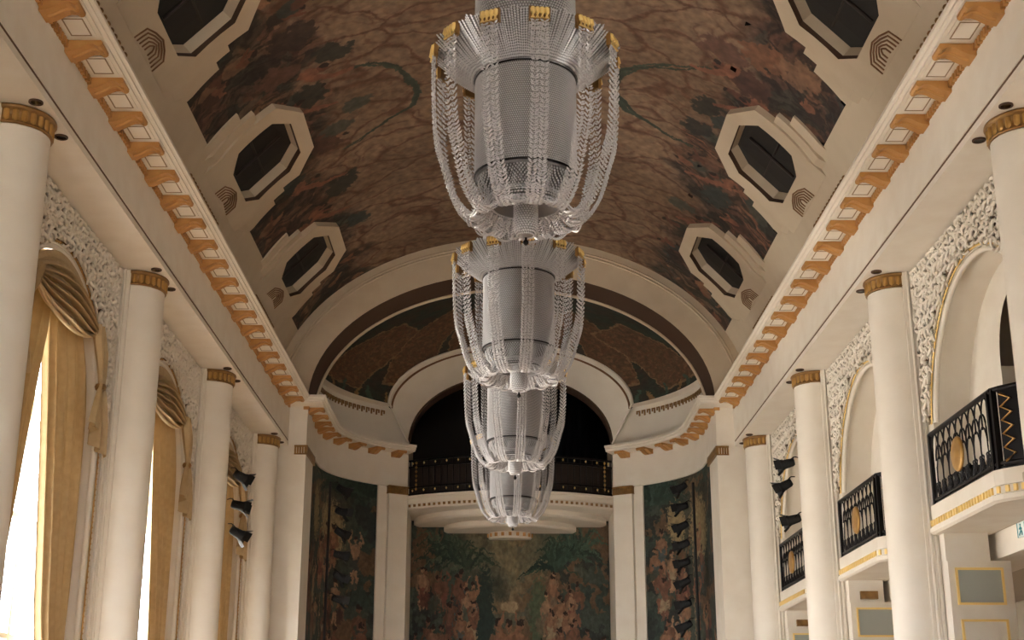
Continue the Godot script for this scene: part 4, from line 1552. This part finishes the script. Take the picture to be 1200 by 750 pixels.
func balcony(zc: float, label: String) -> void:
	var b := thing("iron_balcony", label, "balcony", P(WALL, 0.43, zc), "iron balconies of the arcade", "thing")
	var t := Transform3D(Basis(), -b.position)
	var zf := zc + 0.333
	var zb := zc - 0.045
	# plan of the front edge: along the wall, chamfered back, then the recessed length
	var plan := func(off: float) -> Array:
		return [Vector2(0.862 - off, zf), Vector2(0.862 - off, zb - 0.003 * off), Vector2(0.872 - off, zb - 0.02 - off * 0.3), Vector2(0.9 - off * 0.8, zb - 0.055 - off * 0.6), Vector2(0.905 - off * 0.6, zc - 0.31)]
	var st := tool()
	var levels := [Vector2(0.0, 0.483), Vector2(0.006, 0.483), Vector2(0.006, 0.455), Vector2(0.008, 0.453), Vector2(0.008, 0.439), Vector2(0.012, 0.437), Vector2(0.012, 0.428), Vector2(0.006, 0.424)]
	for i in levels.size() - 1:
		var a: Array = plan.call(levels[i].x)
		var c: Array = plan.call(levels[i + 1].x)
		for j in a.size() - 1:
			quad(st, P(a[j].x, levels[i].y, a[j].y), P(a[j + 1].x, levels[i].y, a[j + 1].y), P(c[j + 1].x, levels[i + 1].y, c[j + 1].y), P(c[j].x, levels[i + 1].y, c[j].y))
	for e in [[0.0, 0.483], [0.006, 0.424]]:
		var a: Array = plan.call(e[0])
		for j in a.size() - 1:
			quad(st, P(a[j].x, e[1], a[j].y), P(a[j + 1].x, e[1], a[j + 1].y), P(0.97, e[1], a[j + 1].y), P(0.97, e[1], a[j].y))
	quad(st, P(0.856, 0.483, zf), P(0.856, 0.424, zf), P(0.97, 0.424, zf), P(0.97, 0.483, zf))
	obj("slab", st, M.cream, b, t)
	# gilt dentils
	var tooth := tool()
	box(tooth, Vector3(-0.012, -0.03, -0.018), Vector3(0.012, 0.03, 0.018))
	var tm := done(tooth)
	var front: Array = plan.call(0.009)
	for j in 3:
		var p0 := P(front[j].x, 0.446, front[j].y)
		var p1 := P(front[j + 1].x, 0.446, front[j + 1].y)
		var n := maxi(int(p0.distance_to(p1) / 0.076), 1)
		for i in n:
			var d := (p1 - p0).normalized()
			put("dentil", tm, M.bright_gilt, b, t * Transform3D(Basis(d.cross(Vector3.UP), Vector3.UP, -d), p0.lerp(p1, (i + 0.5) / n)))
	# rails
	var yr := 0.632
	for y in [0.487, 0.495, yr]:
		var a: Array = plan.call(-0.004)
		st = tool()
		var pts := PackedVector3Array()
		for q in a:
			pts.append(P(q.x, y, q.y))
		for j in pts.size() - 1:
			tube(st, PackedVector3Array([pts[j], pts[j + 1]]), 0.026 if y > 0.6 else 0.018, 6)
		obj("rail", st, M.iron, b, t)
	for e in [[0.866, zf - 0.006], [0.866, zb + 0.014], [0.868, zb - 0.004]]:
		st = tool()
		pbox(st, e[0] - 0.005, e[0] + 0.005, 0.483, yr, e[1] - 0.005, e[1] + 0.005)
		obj("post", st, M.iron, b, t)
	# fish-scale arches in two rows, ovals and scrolls below
	st = tool()
	var z0 := zb + 0.022
	var z1 := zf - 0.012
	var n := 9
	var dz := (z1 - z0) / n
	var X := 0.866
	for row in 2:
		for i in range(0, n - row):
			var c := z0 + dz * (i + 0.5 + 0.5 * row)
			var pts := PackedVector3Array()
			for j in 9:
				var a := PI * j / 8.0
				pts.append(P(X, yr - 0.034 - 0.026 * row + 0.03 * sin(a), c + dz * 0.5 * cos(a)))
			pts.append(P(X, yr - 0.06 - 0.026 * row, c - dz * 0.5))
			tube(st, pts, 0.009, 5)
	for i in range(1, n):
		var c := z0 + dz * i
		var pts := PackedVector3Array()
		for j in 13:
			var a := TAU * j / 12.0
			pts.append(P(X, 0.537 + 0.042 * sin(a), c + dz * 0.5 * cos(a)))
		tube(st, pts, 0.0075, 4)
	for i in n:
		var c := z0 + dz * (i + 0.5)
		for s in [-1, 1]:
			var pts := PackedVector3Array()
			for j in 8:
				var tt := j / 7.0
				pts.append(P(X, 0.497 + 0.022 * sin(tt * 4.0) + 0.02 * tt, c + s * dz * 0.45 * cos(tt * 5.0) * (1.0 - 0.5 * tt)))
			tube(st, pts, 0.0075, 4)
		tube(st, PackedVector3Array([P(X, 0.49, c), P(X, 0.56, c)]), 0.006, 4)
	obj("scroll_grille", st, M.iron, b, t)
	# gold medallion
	st = tool()
	var mc := P(X - 0.004, 0.556, zc + 0.155)
	var prof := [Vector2(0, 0.03), Vector2(0.06, 0.028), Vector2(0.12, 0.018), Vector2(0.15, 0.02), Vector2(0.165, 0.006), Vector2(0.165, -0.01), Vector2(0.0, -0.01)]
	for i in prof.size() - 1:
		var p: Vector2 = prof[i]
		var q: Vector2 = prof[i + 1]
		grid(st, 28, 1, func(u: float, v: float):
			var w := p.lerp(q, v)
			return mc + Vector3(-w.y, sin(TAU * u) * w.x * 1.05, cos(TAU * u) * w.x), true)
	obj("medallion", st, M.gilt, b, t)
	# gilt zigzag on the chamfered end
	st = tool()
	var pts3 := PackedVector3Array()
	for i in 11:
		pts3.append(P(0.874 + (0.012 if i % 2 else 0.0), 0.497 + 0.0125 * i, zb - 0.02 - (0.018 if i % 2 else 0.0)))
	tube(st, pts3, 0.014, 4)
	obj("zigzag", st, M.gilt, b, t)
	st = tool()
	quad(st, P(0.872, 0.487, zb - 0.016), P(0.9, 0.487, zb - 0.053), P(0.9, yr, zb - 0.053), P(0.872, yr, zb - 0.016))
	obj("end_plate", st, M.iron, b, t)
	st = tool()
	for i in 14:
		var z := lerpf(zb - 0.06, zc - 0.3, i / 13.0)
		tube(st, PackedVector3Array([P(0.905, 0.487, z), P(0.905, yr, z)]), 0.01, 5)
	obj("recessed_bars", st, M.iron, b, t)

func door_leaf(zc: float, k: int, where: String) -> void:
	# a leaf folded back square to the wall, facing down the hall
	var z := zc + 0.304
	var d := thing("door_%d" % (k + 1), "cream door leaf with frosted pane and gilt beading under the balcony, %s" % where, "door", P(WALL, -EYE / S, z), "", "structure")
	var h := EYE + S * 0.367
	var st := tool()
	box(st, Vector3(0.0, 0.02, -0.02), Vector3(0.64, h, 0.03))
	obj("leaf", st, M.cream, d)
	# frosted pane and panels, each in a gilt bead
	for e in [[0.085, 0.53, h - 0.42, h - 0.09, true], [0.1, 0.53, h - 1.35, h - 0.6, false], [0.1, 0.53, 0.35, 1.6, false]]:
		st = tool()
		box(st, Vector3(e[0], e[2], 0.03), Vector3(e[1], e[3], 0.036))
		var o := obj("pane" if e[4] else "panel", st, M.frosted if e[4] else M.cream, d)
		st = tool()
		for q in [[e[0] - 0.02, e[0] + 0.004, e[2] - 0.02, e[3] + 0.02], [e[1] - 0.004, e[1] + 0.02, e[2] - 0.02, e[3] + 0.02]]:
			box(st, Vector3(q[0], q[2], 0.03), Vector3(q[1], q[3], 0.05))
		for q in [[e[0], e[1], e[2] - 0.02, e[2] + 0.004], [e[0], e[1], e[3] - 0.004, e[3] + 0.02]]:
			box(st, Vector3(q[0], q[2], 0.03), Vector3(q[1], q[3], 0.05))
		obj("gilt_bead", st, M.bright_gilt, o)
	if k > 0:
		st = tool()
		box(st, Vector3(0.14, h + 0.04, -0.02), Vector3(0.36, h + 0.14, 0.05))
		obj("overdoor_grille", st, M.old_gilt, d)

# ------------------------------------------------------------------ chandeliers
func beads_mesh(list: Array) -> ArrayMesh:
	# list of [centre, axis, half length, radius]; each a cut-glass octahedron
	var v := PackedVector3Array()
	var nn := PackedVector3Array()
	for b in list:
		var c: Vector3 = b[0]
		var ax: Vector3 = b[1]
		var s := ax.cross(Vector3.UP)
		if s.length() < 0.1:
			s = ax.cross(Vector3.RIGHT)
		s = s.normalized()
		var t := ax.cross(s).normalized()
		var tips := [c + ax * b[2], c - ax * b[2]]
		var ring := [c + s * b[3], c + t * b[3], c - s * b[3], c - t * b[3]]
		for k in 4:
			for q in 2:
				var p0: Vector3 = tips[q]
				var p1: Vector3 = ring[k]
				var p2: Vector3 = ring[(k + 1) % 4]
				var nm := (p1 - p0).cross(p2 - p0).normalized()
				var mid := (p0 + p1 + p2) / 3.0 - c
				if nm.dot(mid) < 0:
					nm = -nm
					v.append_array([p0, p1, p2])
				else:
					v.append_array([p0, p2, p1])
				nn.append_array([nm, nm, nm])
	var arr := []
	arr.resize(Mesh.ARRAY_MAX)
	arr[Mesh.ARRAY_VERTEX] = v
	arr[Mesh.ARRAY_NORMAL] = nn
	var m := ArrayMesh.new()
	m.add_surface_from_arrays(Mesh.PRIMITIVE_TRIANGLES, arr)
	return m

func curve_at(pts: Array, t: float) -> Vector2:
	# Catmull-Rom through (radius, height)
	var n := pts.size() - 1
	var f := clampf(t, 0, 0.9999) * n
	var i := int(f)
	var p0: Vector2 = pts[maxi(i - 1, 0)]
	var p3: Vector2 = pts[mini(i + 2, n)]
	return (pts[i] as Vector2).cubic_interpolate(pts[i + 1], p0, p3, f - i)

func build_chandeliers() -> void:
	# heights are above the floor; origin of each chandelier at its lowest tip
	var tip := EYE + S * 0.642
	var rim := EYE + S * 0.893 - tip
	var ord_ := ["farthest from the apse", "second from the apse end of the row", "third from the apse end of the row", "nearest the apse"]
	ord_ = ["fourth from the apse", "third from the apse", "second from the apse", "nearest the apse"]
	var first := thing("bead_chandelier", "grey crystal bead chandelier with gilt clips, %s" % ord_[0], "chandelier", P(0.0, 0.642, bay_z(-1)), "crystal chandeliers along the hall")
	var g := RandomNumberGenerator.new()
	g.seed = 9
	# main drum of netted beads
	var list := []
	var rd := 0.337
	var nb := 150
	for j in 46:
		var y := lerpf(0.40, rim - 0.16, j / 45.0)
		for i in nb:
			var a := TAU * (i + 0.5 * (j % 2)) / nb
			list.append([Vector3(cos(a) * rd, y, sin(a) * rd), Vector3.UP, 0.0085, 0.0058])
	put("bead_drum", beads_mesh(list), M.crystal, first).set_meta("kind", "stuff")
	var st := tool()
	lathe(st, [Vector2(rd - 0.012, 0.38), Vector2(rd - 0.012, rim - 0.12)], 40)
	obj("drum_liner", st, M.net_core, first)
	# dark bands at the drum's ends
	for y in [rim - 0.155, 0.40]:
		st = tool()
		var pts := PackedVector3Array()
		for i in 40:
			pts.append(Vector3(cos(TAU * i / 40) * (rd + 0.004), y, sin(TAU * i / 40) * (rd + 0.004)))
		tube(st, pts, 0.008, 5, true)
		obj("drum_band", st, M.iron, first)
	# fan panels between the clips, pleated, rising outwards from the drum
	list = []
	var a0 := deg_to_rad(-15.0)
	var a1 := deg_to_rad(15.0)
	for j in 20:
		var t := j / 19.0
		for i in 17:
			var u := i / 16.0
			var a := lerpf(a0, a1, u)
			var r := lerpf(rd, 0.60, pow(t, 0.8)) + (0.02 * cos((u - 0.5) * TAU) + 0.016 * cos(u * TAU * 4.0)) * t
			var y := rim - 0.15 + 0.19 * t + 0.03 * sin(u * PI) * t
			list.append([Vector3(cos(a) * r, y, sin(a) * r), Vector3(cos(a), 0.6, sin(a)).normalized(), 0.0125, 0.009])
	var fan := beads_mesh(list)
	st = tool()
	grid(st, 32, 6, func(u: float, v: float):
		var a := lerpf(a0, a1, u)
		var r := lerpf(rd - 0.012, 0.585, pow(v, 0.8)) + (0.02 * cos((u - 0.5) * TAU) + 0.016 * cos(u * TAU * 4.0)) * v
		return Vector3(cos(a) * r, rim - 0.14 + 0.19 * v + 0.03 * sin(u * PI) * v, sin(a) * r), true)
	var fan_back := done(st)
	# rope of crystal, three strands wide, from the clip under to the lower ring
	var path := [Vector2(0.625, rim - 0.02), Vector2(0.62, rim - 0.3), Vector2(0.60, rim - 0.6), Vector2(0.555, 0.48), Vector2(0.49, 0.27), Vector2(0.40, 0.14), Vector2(0.31, 0.1), Vector2(0.235, 0.18)]
	list = []
	var steps := 105
	for j in steps:
		var t := j / float(steps - 1)
		var p := curve_at(path, t)
		var q := curve_at(path, minf(t + 0.01, 1.0)) - curve_at(path, maxf(t - 0.01, 0.0))
		var dir := Vector3(q.x, q.y, 0).normalized()
		for i in 4:
			var off := (i - 1.5) * 0.031 + g.randf_range(-0.003, 0.003)
			var lean := Vector3(0, 0, 1) * (0.85 if i % 2 == 0 else -0.85)
			list.append([Vector3(p.x + (0.006 if j % 2 else -0.006), p.y, off), (dir * 0.62 + lean + Vector3(0.4, 0, 0) * g.randf_range(-1, 1)).normalized(), 0.021, 0.0085])
	var rope := beads_mesh(list)
	# gilt clip of four ribs
	st = tool()
	for i in 4:
		tube(st, PackedVector3Array([Vector3(0.60, 0.045, -0.045 + 0.03 * i), Vector3(0.632, 0.03, -0.045 + 0.03 * i), Vector3(0.638, 0.0, -0.045 + 0.03 * i), Vector3(0.632, -0.035, -0.045 + 0.03 * i)]), 0.0165, 7)
	var clip := done(st)
	st = tool()
	box(st, Vector3(0.60, -0.045, -0.068), Vector3(0.628, 0.05, 0.068))
	var clip_plate := done(st)
	for k in 12:
		var a := deg_to_rad(30.0 * k + 7.5)
		var b := Basis(Vector3.UP, a)
		put("fan_panel", fan, M.crystal, first, Transform3D(b.rotated(Vector3.UP, deg_to_rad(15.0)), Vector3.ZERO)).set_meta("kind", "stuff")
		put("fan_frame", fan_back, M.net_core, first, Transform3D(b.rotated(Vector3.UP, deg_to_rad(15.0)), Vector3.ZERO))
		var c := put("gilt_clip", clip, M.bright_gilt, first, Transform3D(b, Vector3(0, rim + 0.02, 0)))
		put("clip_plate", clip_plate, M.old_gilt, c)
		put("bead_rope", rope, M.crystal, first, Transform3D(b, Vector3.ZERO)).set_meta("kind", "stuff")
	# flared skirt under the drum, lower ring, bell and tail
	list = []
	for j in 12:
		var t := j / 11.0
		for i in 84:
			var a := TAU * (i + 0.5 * (j % 2)) / 84
			var r := lerpf(rd - 0.02, 0.235, t) + 0.02 * sin(a * 12.0) * sin(t * PI)
			list.append([Vector3(cos(a) * r, lerpf(0.39, 0.24, t), sin(a) * r), Vector3.UP, 0.011, 0.0075])
	put("bead_skirt", beads_mesh(list), M.crystal, first).set_meta("kind", "stuff")
	list = []
	for j in 5:
		var r := [0.225, 0.24, 0.246, 0.24, 0.22][j] as float
		for i in 72:
			var a := TAU * (i + 0.5 * (j % 2)) / 72
			list.append([Vector3(cos(a) * r, 0.2 + 0.018 * j, sin(a) * r), Vector3(-sin(a), 0, cos(a)), 0.012, 0.009])
	put("bead_ring", beads_mesh(list), M.crystal, first).set_meta("kind", "stuff")
	st = tool()
	lathe(st, [Vector2(0.215, 0.20), Vector2(0.2, 0.23), Vector2(0.13, 0.27), Vector2(0.09, 0.34), Vector2(0.085, 0.4)], 36)
	obj("bell", st, M.net_core, first)
	list = []
	for j in 22:
		for i in 26:
			var a := TAU * (i + 0.5 * (j % 2)) / 26
			var r := 0.075 if j > 2 else 0.055 + 0.008 * j
			list.append([Vector3(cos(a) * r, lerpf(0.0, 0.34, j / 21.0), sin(a) * r), Vector3.UP, 0.0105, 0.0085])
	put("bead_tail", beads_mesh(list), M.crystal, first).set_meta("kind", "stuff")
	st = tool()
	lathe(st, [Vector2(0.0, -0.02), Vector2(0.05, 0.0), Vector2(0.066, 0.03), Vector2(0.066, 0.36)], 24)
	obj("tail_core", st, M.net_core, first)
	# loops of beads hung between the ropes below
	list = []
	for k in 12:
		var aa := deg_to_rad(30.0 * k - 7.5)
		for i in 16:
			var t := i / 15.0
			var a := aa + deg_to_rad(30.0) * t
			var dip := 0.05 * sin(t * PI)
			for w in 2:
				list.append([Vector3(cos(a) * (0.36 + 0.02 * w), 0.14 - dip, sin(a) * (0.36 + 0.02 * w)), Vector3(-sin(a), 0.6 if w else -0.6, cos(a)).normalized(), 0.014, 0.008])
	put("bead_festoon", beads_mesh(list), M.crystal, first).set_meta("kind", "stuff")
	# upper drum, crown and stem
	list = []
	for j in 32:
		for i in 110:
			var a := TAU * (i + 0.5 * (j % 2)) / 110
			list.append([Vector3(cos(a) * 0.34, lerpf(rim - 0.02, rim + 0.62, j / 31.0), sin(a) * 0.34), Vector3.UP, 0.010, 0.0075])
	put("upper_bead_drum", beads_mesh(list), M.crystal, first).set_meta("kind", "stuff")
	st = tool()
	lathe(st, [Vector2(0.325, rim - 0.02), Vector2(0.325, rim + 0.62), Vector2(0.1, rim + 0.72), Vector2(0.04, rim + 0.8)], 40)
	obj("upper_liner", st, M.net_core, first)
	st = tool()
	var roof := EYE + S * (VY + VB) - tip
	tube(st, PackedVector3Array([Vector3(0, rim + 0.78, 0), Vector3(0, roof - 0.06, 0)]), 0.025, 10)
	lathe(st, [Vector2(0.03, roof - 0.18), Vector2(0.09, roof - 0.1), Vector2(0.16, roof - 0.02), Vector2(0.16, roof)], 24)
	obj("stem", st, M.old_gilt, first)
	st = tool()
	lathe(st, [Vector2(0, -0.075), Vector2(0.016, -0.06), Vector2(0.02, -0.045), Vector2(0.008, -0.03), Vector2(0.008, 0.0)], 10)
	obj("finial", st, M.iron, first)
	for k in [0, 1, 2]:
		copy(first, "bead_chandelier", "grey crystal bead chandelier with gilt clips, %s" % ord_[k + 1], P(0.0, 0.642, bay_z(k)))

# ------------------------------------------------------------------ stage lamps and downlights
func build_stage_lamps() -> void:
	# poles
	for e in [[-0.655, 4.92, "on the window side of the apse"], [0.66, 4.92, "on the balcony side of the apse"], [-0.836, 3.95, "in the last curtained bay"]]:
		var st := tool()
		var base := P(e[0], -EYE / S, e[1])
		tube(st, PackedVector3Array([base, base + Vector3(0, EYE + S * (0.93 if absf(e[0]) < 0.7 else 0.80), 0)]), 0.024, 8)
		var o := obj("lamp_pole", st, M.lamp_black, self)
		tag(o, "thin black upright pole of stage lamps %s" % e[2], "pole")
	var spots := []
	for y in [0.915, 0.845, 0.775, 0.71, 0.645, 0.575, 0.5, 0.425]:
		spots.append([0.66 - 0.045, y - 0.005, 4.91, -1, "apse pole on the balcony side"])
	for y in [0.90, 0.82, 0.745, 0.665, 0.59, 0.51]:
		spots.append([-0.655 + 0.045, y, 4.91, 1, "apse pole on the window side"])
	for y in [0.765, 0.68, 0.60]:
		spots.append([-0.797, y, 3.97, 1, "pole in the last curtained bay"])
	for q in [[0.825, 0.825, 4.06], [0.822, 0.765, 4.09], [0.825, 0.65, 4.02]]:
		spots.append([q[0], q[1], q[2], -1, "wall of the last balcony bay"])
	var count := {}
	var first: Node3D = null
	for q in spots:
		var at := P(q[0], q[1], q[2])
		count[q[4]] = count.get(q[4], 0) + 1
		var label := "black stage lamp, %s, on the %s" % [["topmost", "second from top", "third from top", "fourth from top", "fifth from top", "sixth from top", "seventh from top", "eighth from top"][count[q[4]] - 1], q[4]]
		var n: Node3D
		if first == null:
			first = thing("stage_lamp", label, "stage light", at, "stage lamps with barn doors")
			n = first
			var st := tool()
			# can along local x
			for seg in [[Vector2(-0.16, 0.0), Vector2(-0.16, 0.06)], [Vector2(-0.16, 0.06), Vector2(-0.12, 0.085)], [Vector2(-0.12, 0.085), Vector2(0.06, 0.1)], [Vector2(0.06, 0.1), Vector2(0.1, 0.12)], [Vector2(0.1, 0.12), Vector2(0.12, 0.12)]]:
				grid(st, 18, 1, func(u: float, v: float):
					var w: Vector2 = seg[0].lerp(seg[1], v)
					return Vector3(w.x, cos(TAU * u) * w.y, sin(TAU * u) * w.y), true)
			obj("can", st, M.lamp_black, n)
			st = tool()
			for i in 18:
				tri(st, Vector3(0.1, 0, 0), Vector3(0.1, cos(TAU * i / 18) * 0.11, sin(TAU * i / 18) * 0.11), Vector3(0.1, cos(TAU * (i + 1) / 18) * 0.11, sin(TAU * (i + 1) / 18) * 0.11))
			obj("lens", st, M.lens, n)
			for k in 4:
				st = tool()
				box(st, Vector3(0.0, 0.0, -0.1), Vector3(0.14, 0.004, 0.1))
				obj("barn_door", st, M.lamp_black, n, Transform3D(Basis(Vector3.RIGHT, PI * 0.5 * k) * Basis(Vector3(0, 0, 1), 0.55), Basis(Vector3.RIGHT, PI * 0.5 * k) * Vector3(0.12, 0.11, 0)))
			st = tool()
			tube(st, PackedVector3Array([Vector3(-0.02, 0, -0.11), Vector3(-0.1, 0.04, -0.12), Vector3(-0.17, 0.1, 0), Vector3(-0.1, 0.04, 0.12), Vector3(-0.02, 0, 0.11)]), 0.012, 6)
			obj("yoke", st, M.iron, n)
			st = tool()
			tube(st, PackedVector3Array([Vector3(-0.165, 0.1, 0), Vector3(-0.2, 0.1, 0), Vector3(-0.265, 0.06, 0)]), 0.011, 6)
			obj("clamp_arm", st, M.iron, n)
		else:
			n = copy(first, "stage_lamp", label, at)
		var lean := 0.35 * sin(q[1] * 40.0)
		n.rotation = Vector3(0, (0.35 + 0.2 * sin(q[1] * 25.0)) if q[3] > 0 else PI - 0.35, 0)
		n.rotation.z = -0.35 + lean * 0.4
		n.scale = Vector3.ONE * 0.72

func build_downlights() -> void:
	var first: Node3D = null
	for s in [-1, 1]:
		for k in range(0, 4):
			for e in [-1, 1]:
				var z = COL0 + PITCH * k + e * 0.066
				if z > ZE - 0.05:
					continue
				var at := P(s * 0.785, 1.0, z)
				var label := "dark round downlight %s the capital %s, %s wall" % ["short of" if e < 0 else "past", ["fourth from apse", "third from apse", "second from apse", "beside apse pier"][k], "window" if s < 0 else "balcony"]
				if first == null:
					first = thing("recessed_downlight", label, "downlight", at, "soffit downlights beside the capitals")
					var st := tool()
					lathe(st, [Vector2(0.058, 0.0), Vector2(0.058, -0.012), Vector2(0.05, -0.016), Vector2(0.044, -0.012), Vector2(0.04, 0.0)], 20)
					obj("bezel", st, M.brown_paint, first)
					st = tool()
					lathe(st, [Vector2(0.041, -0.008), Vector2(0.0, -0.004)], 20)
					obj("lens", st, M.lens, first)
				else:
					copy(first, "recessed_downlight", label, at)
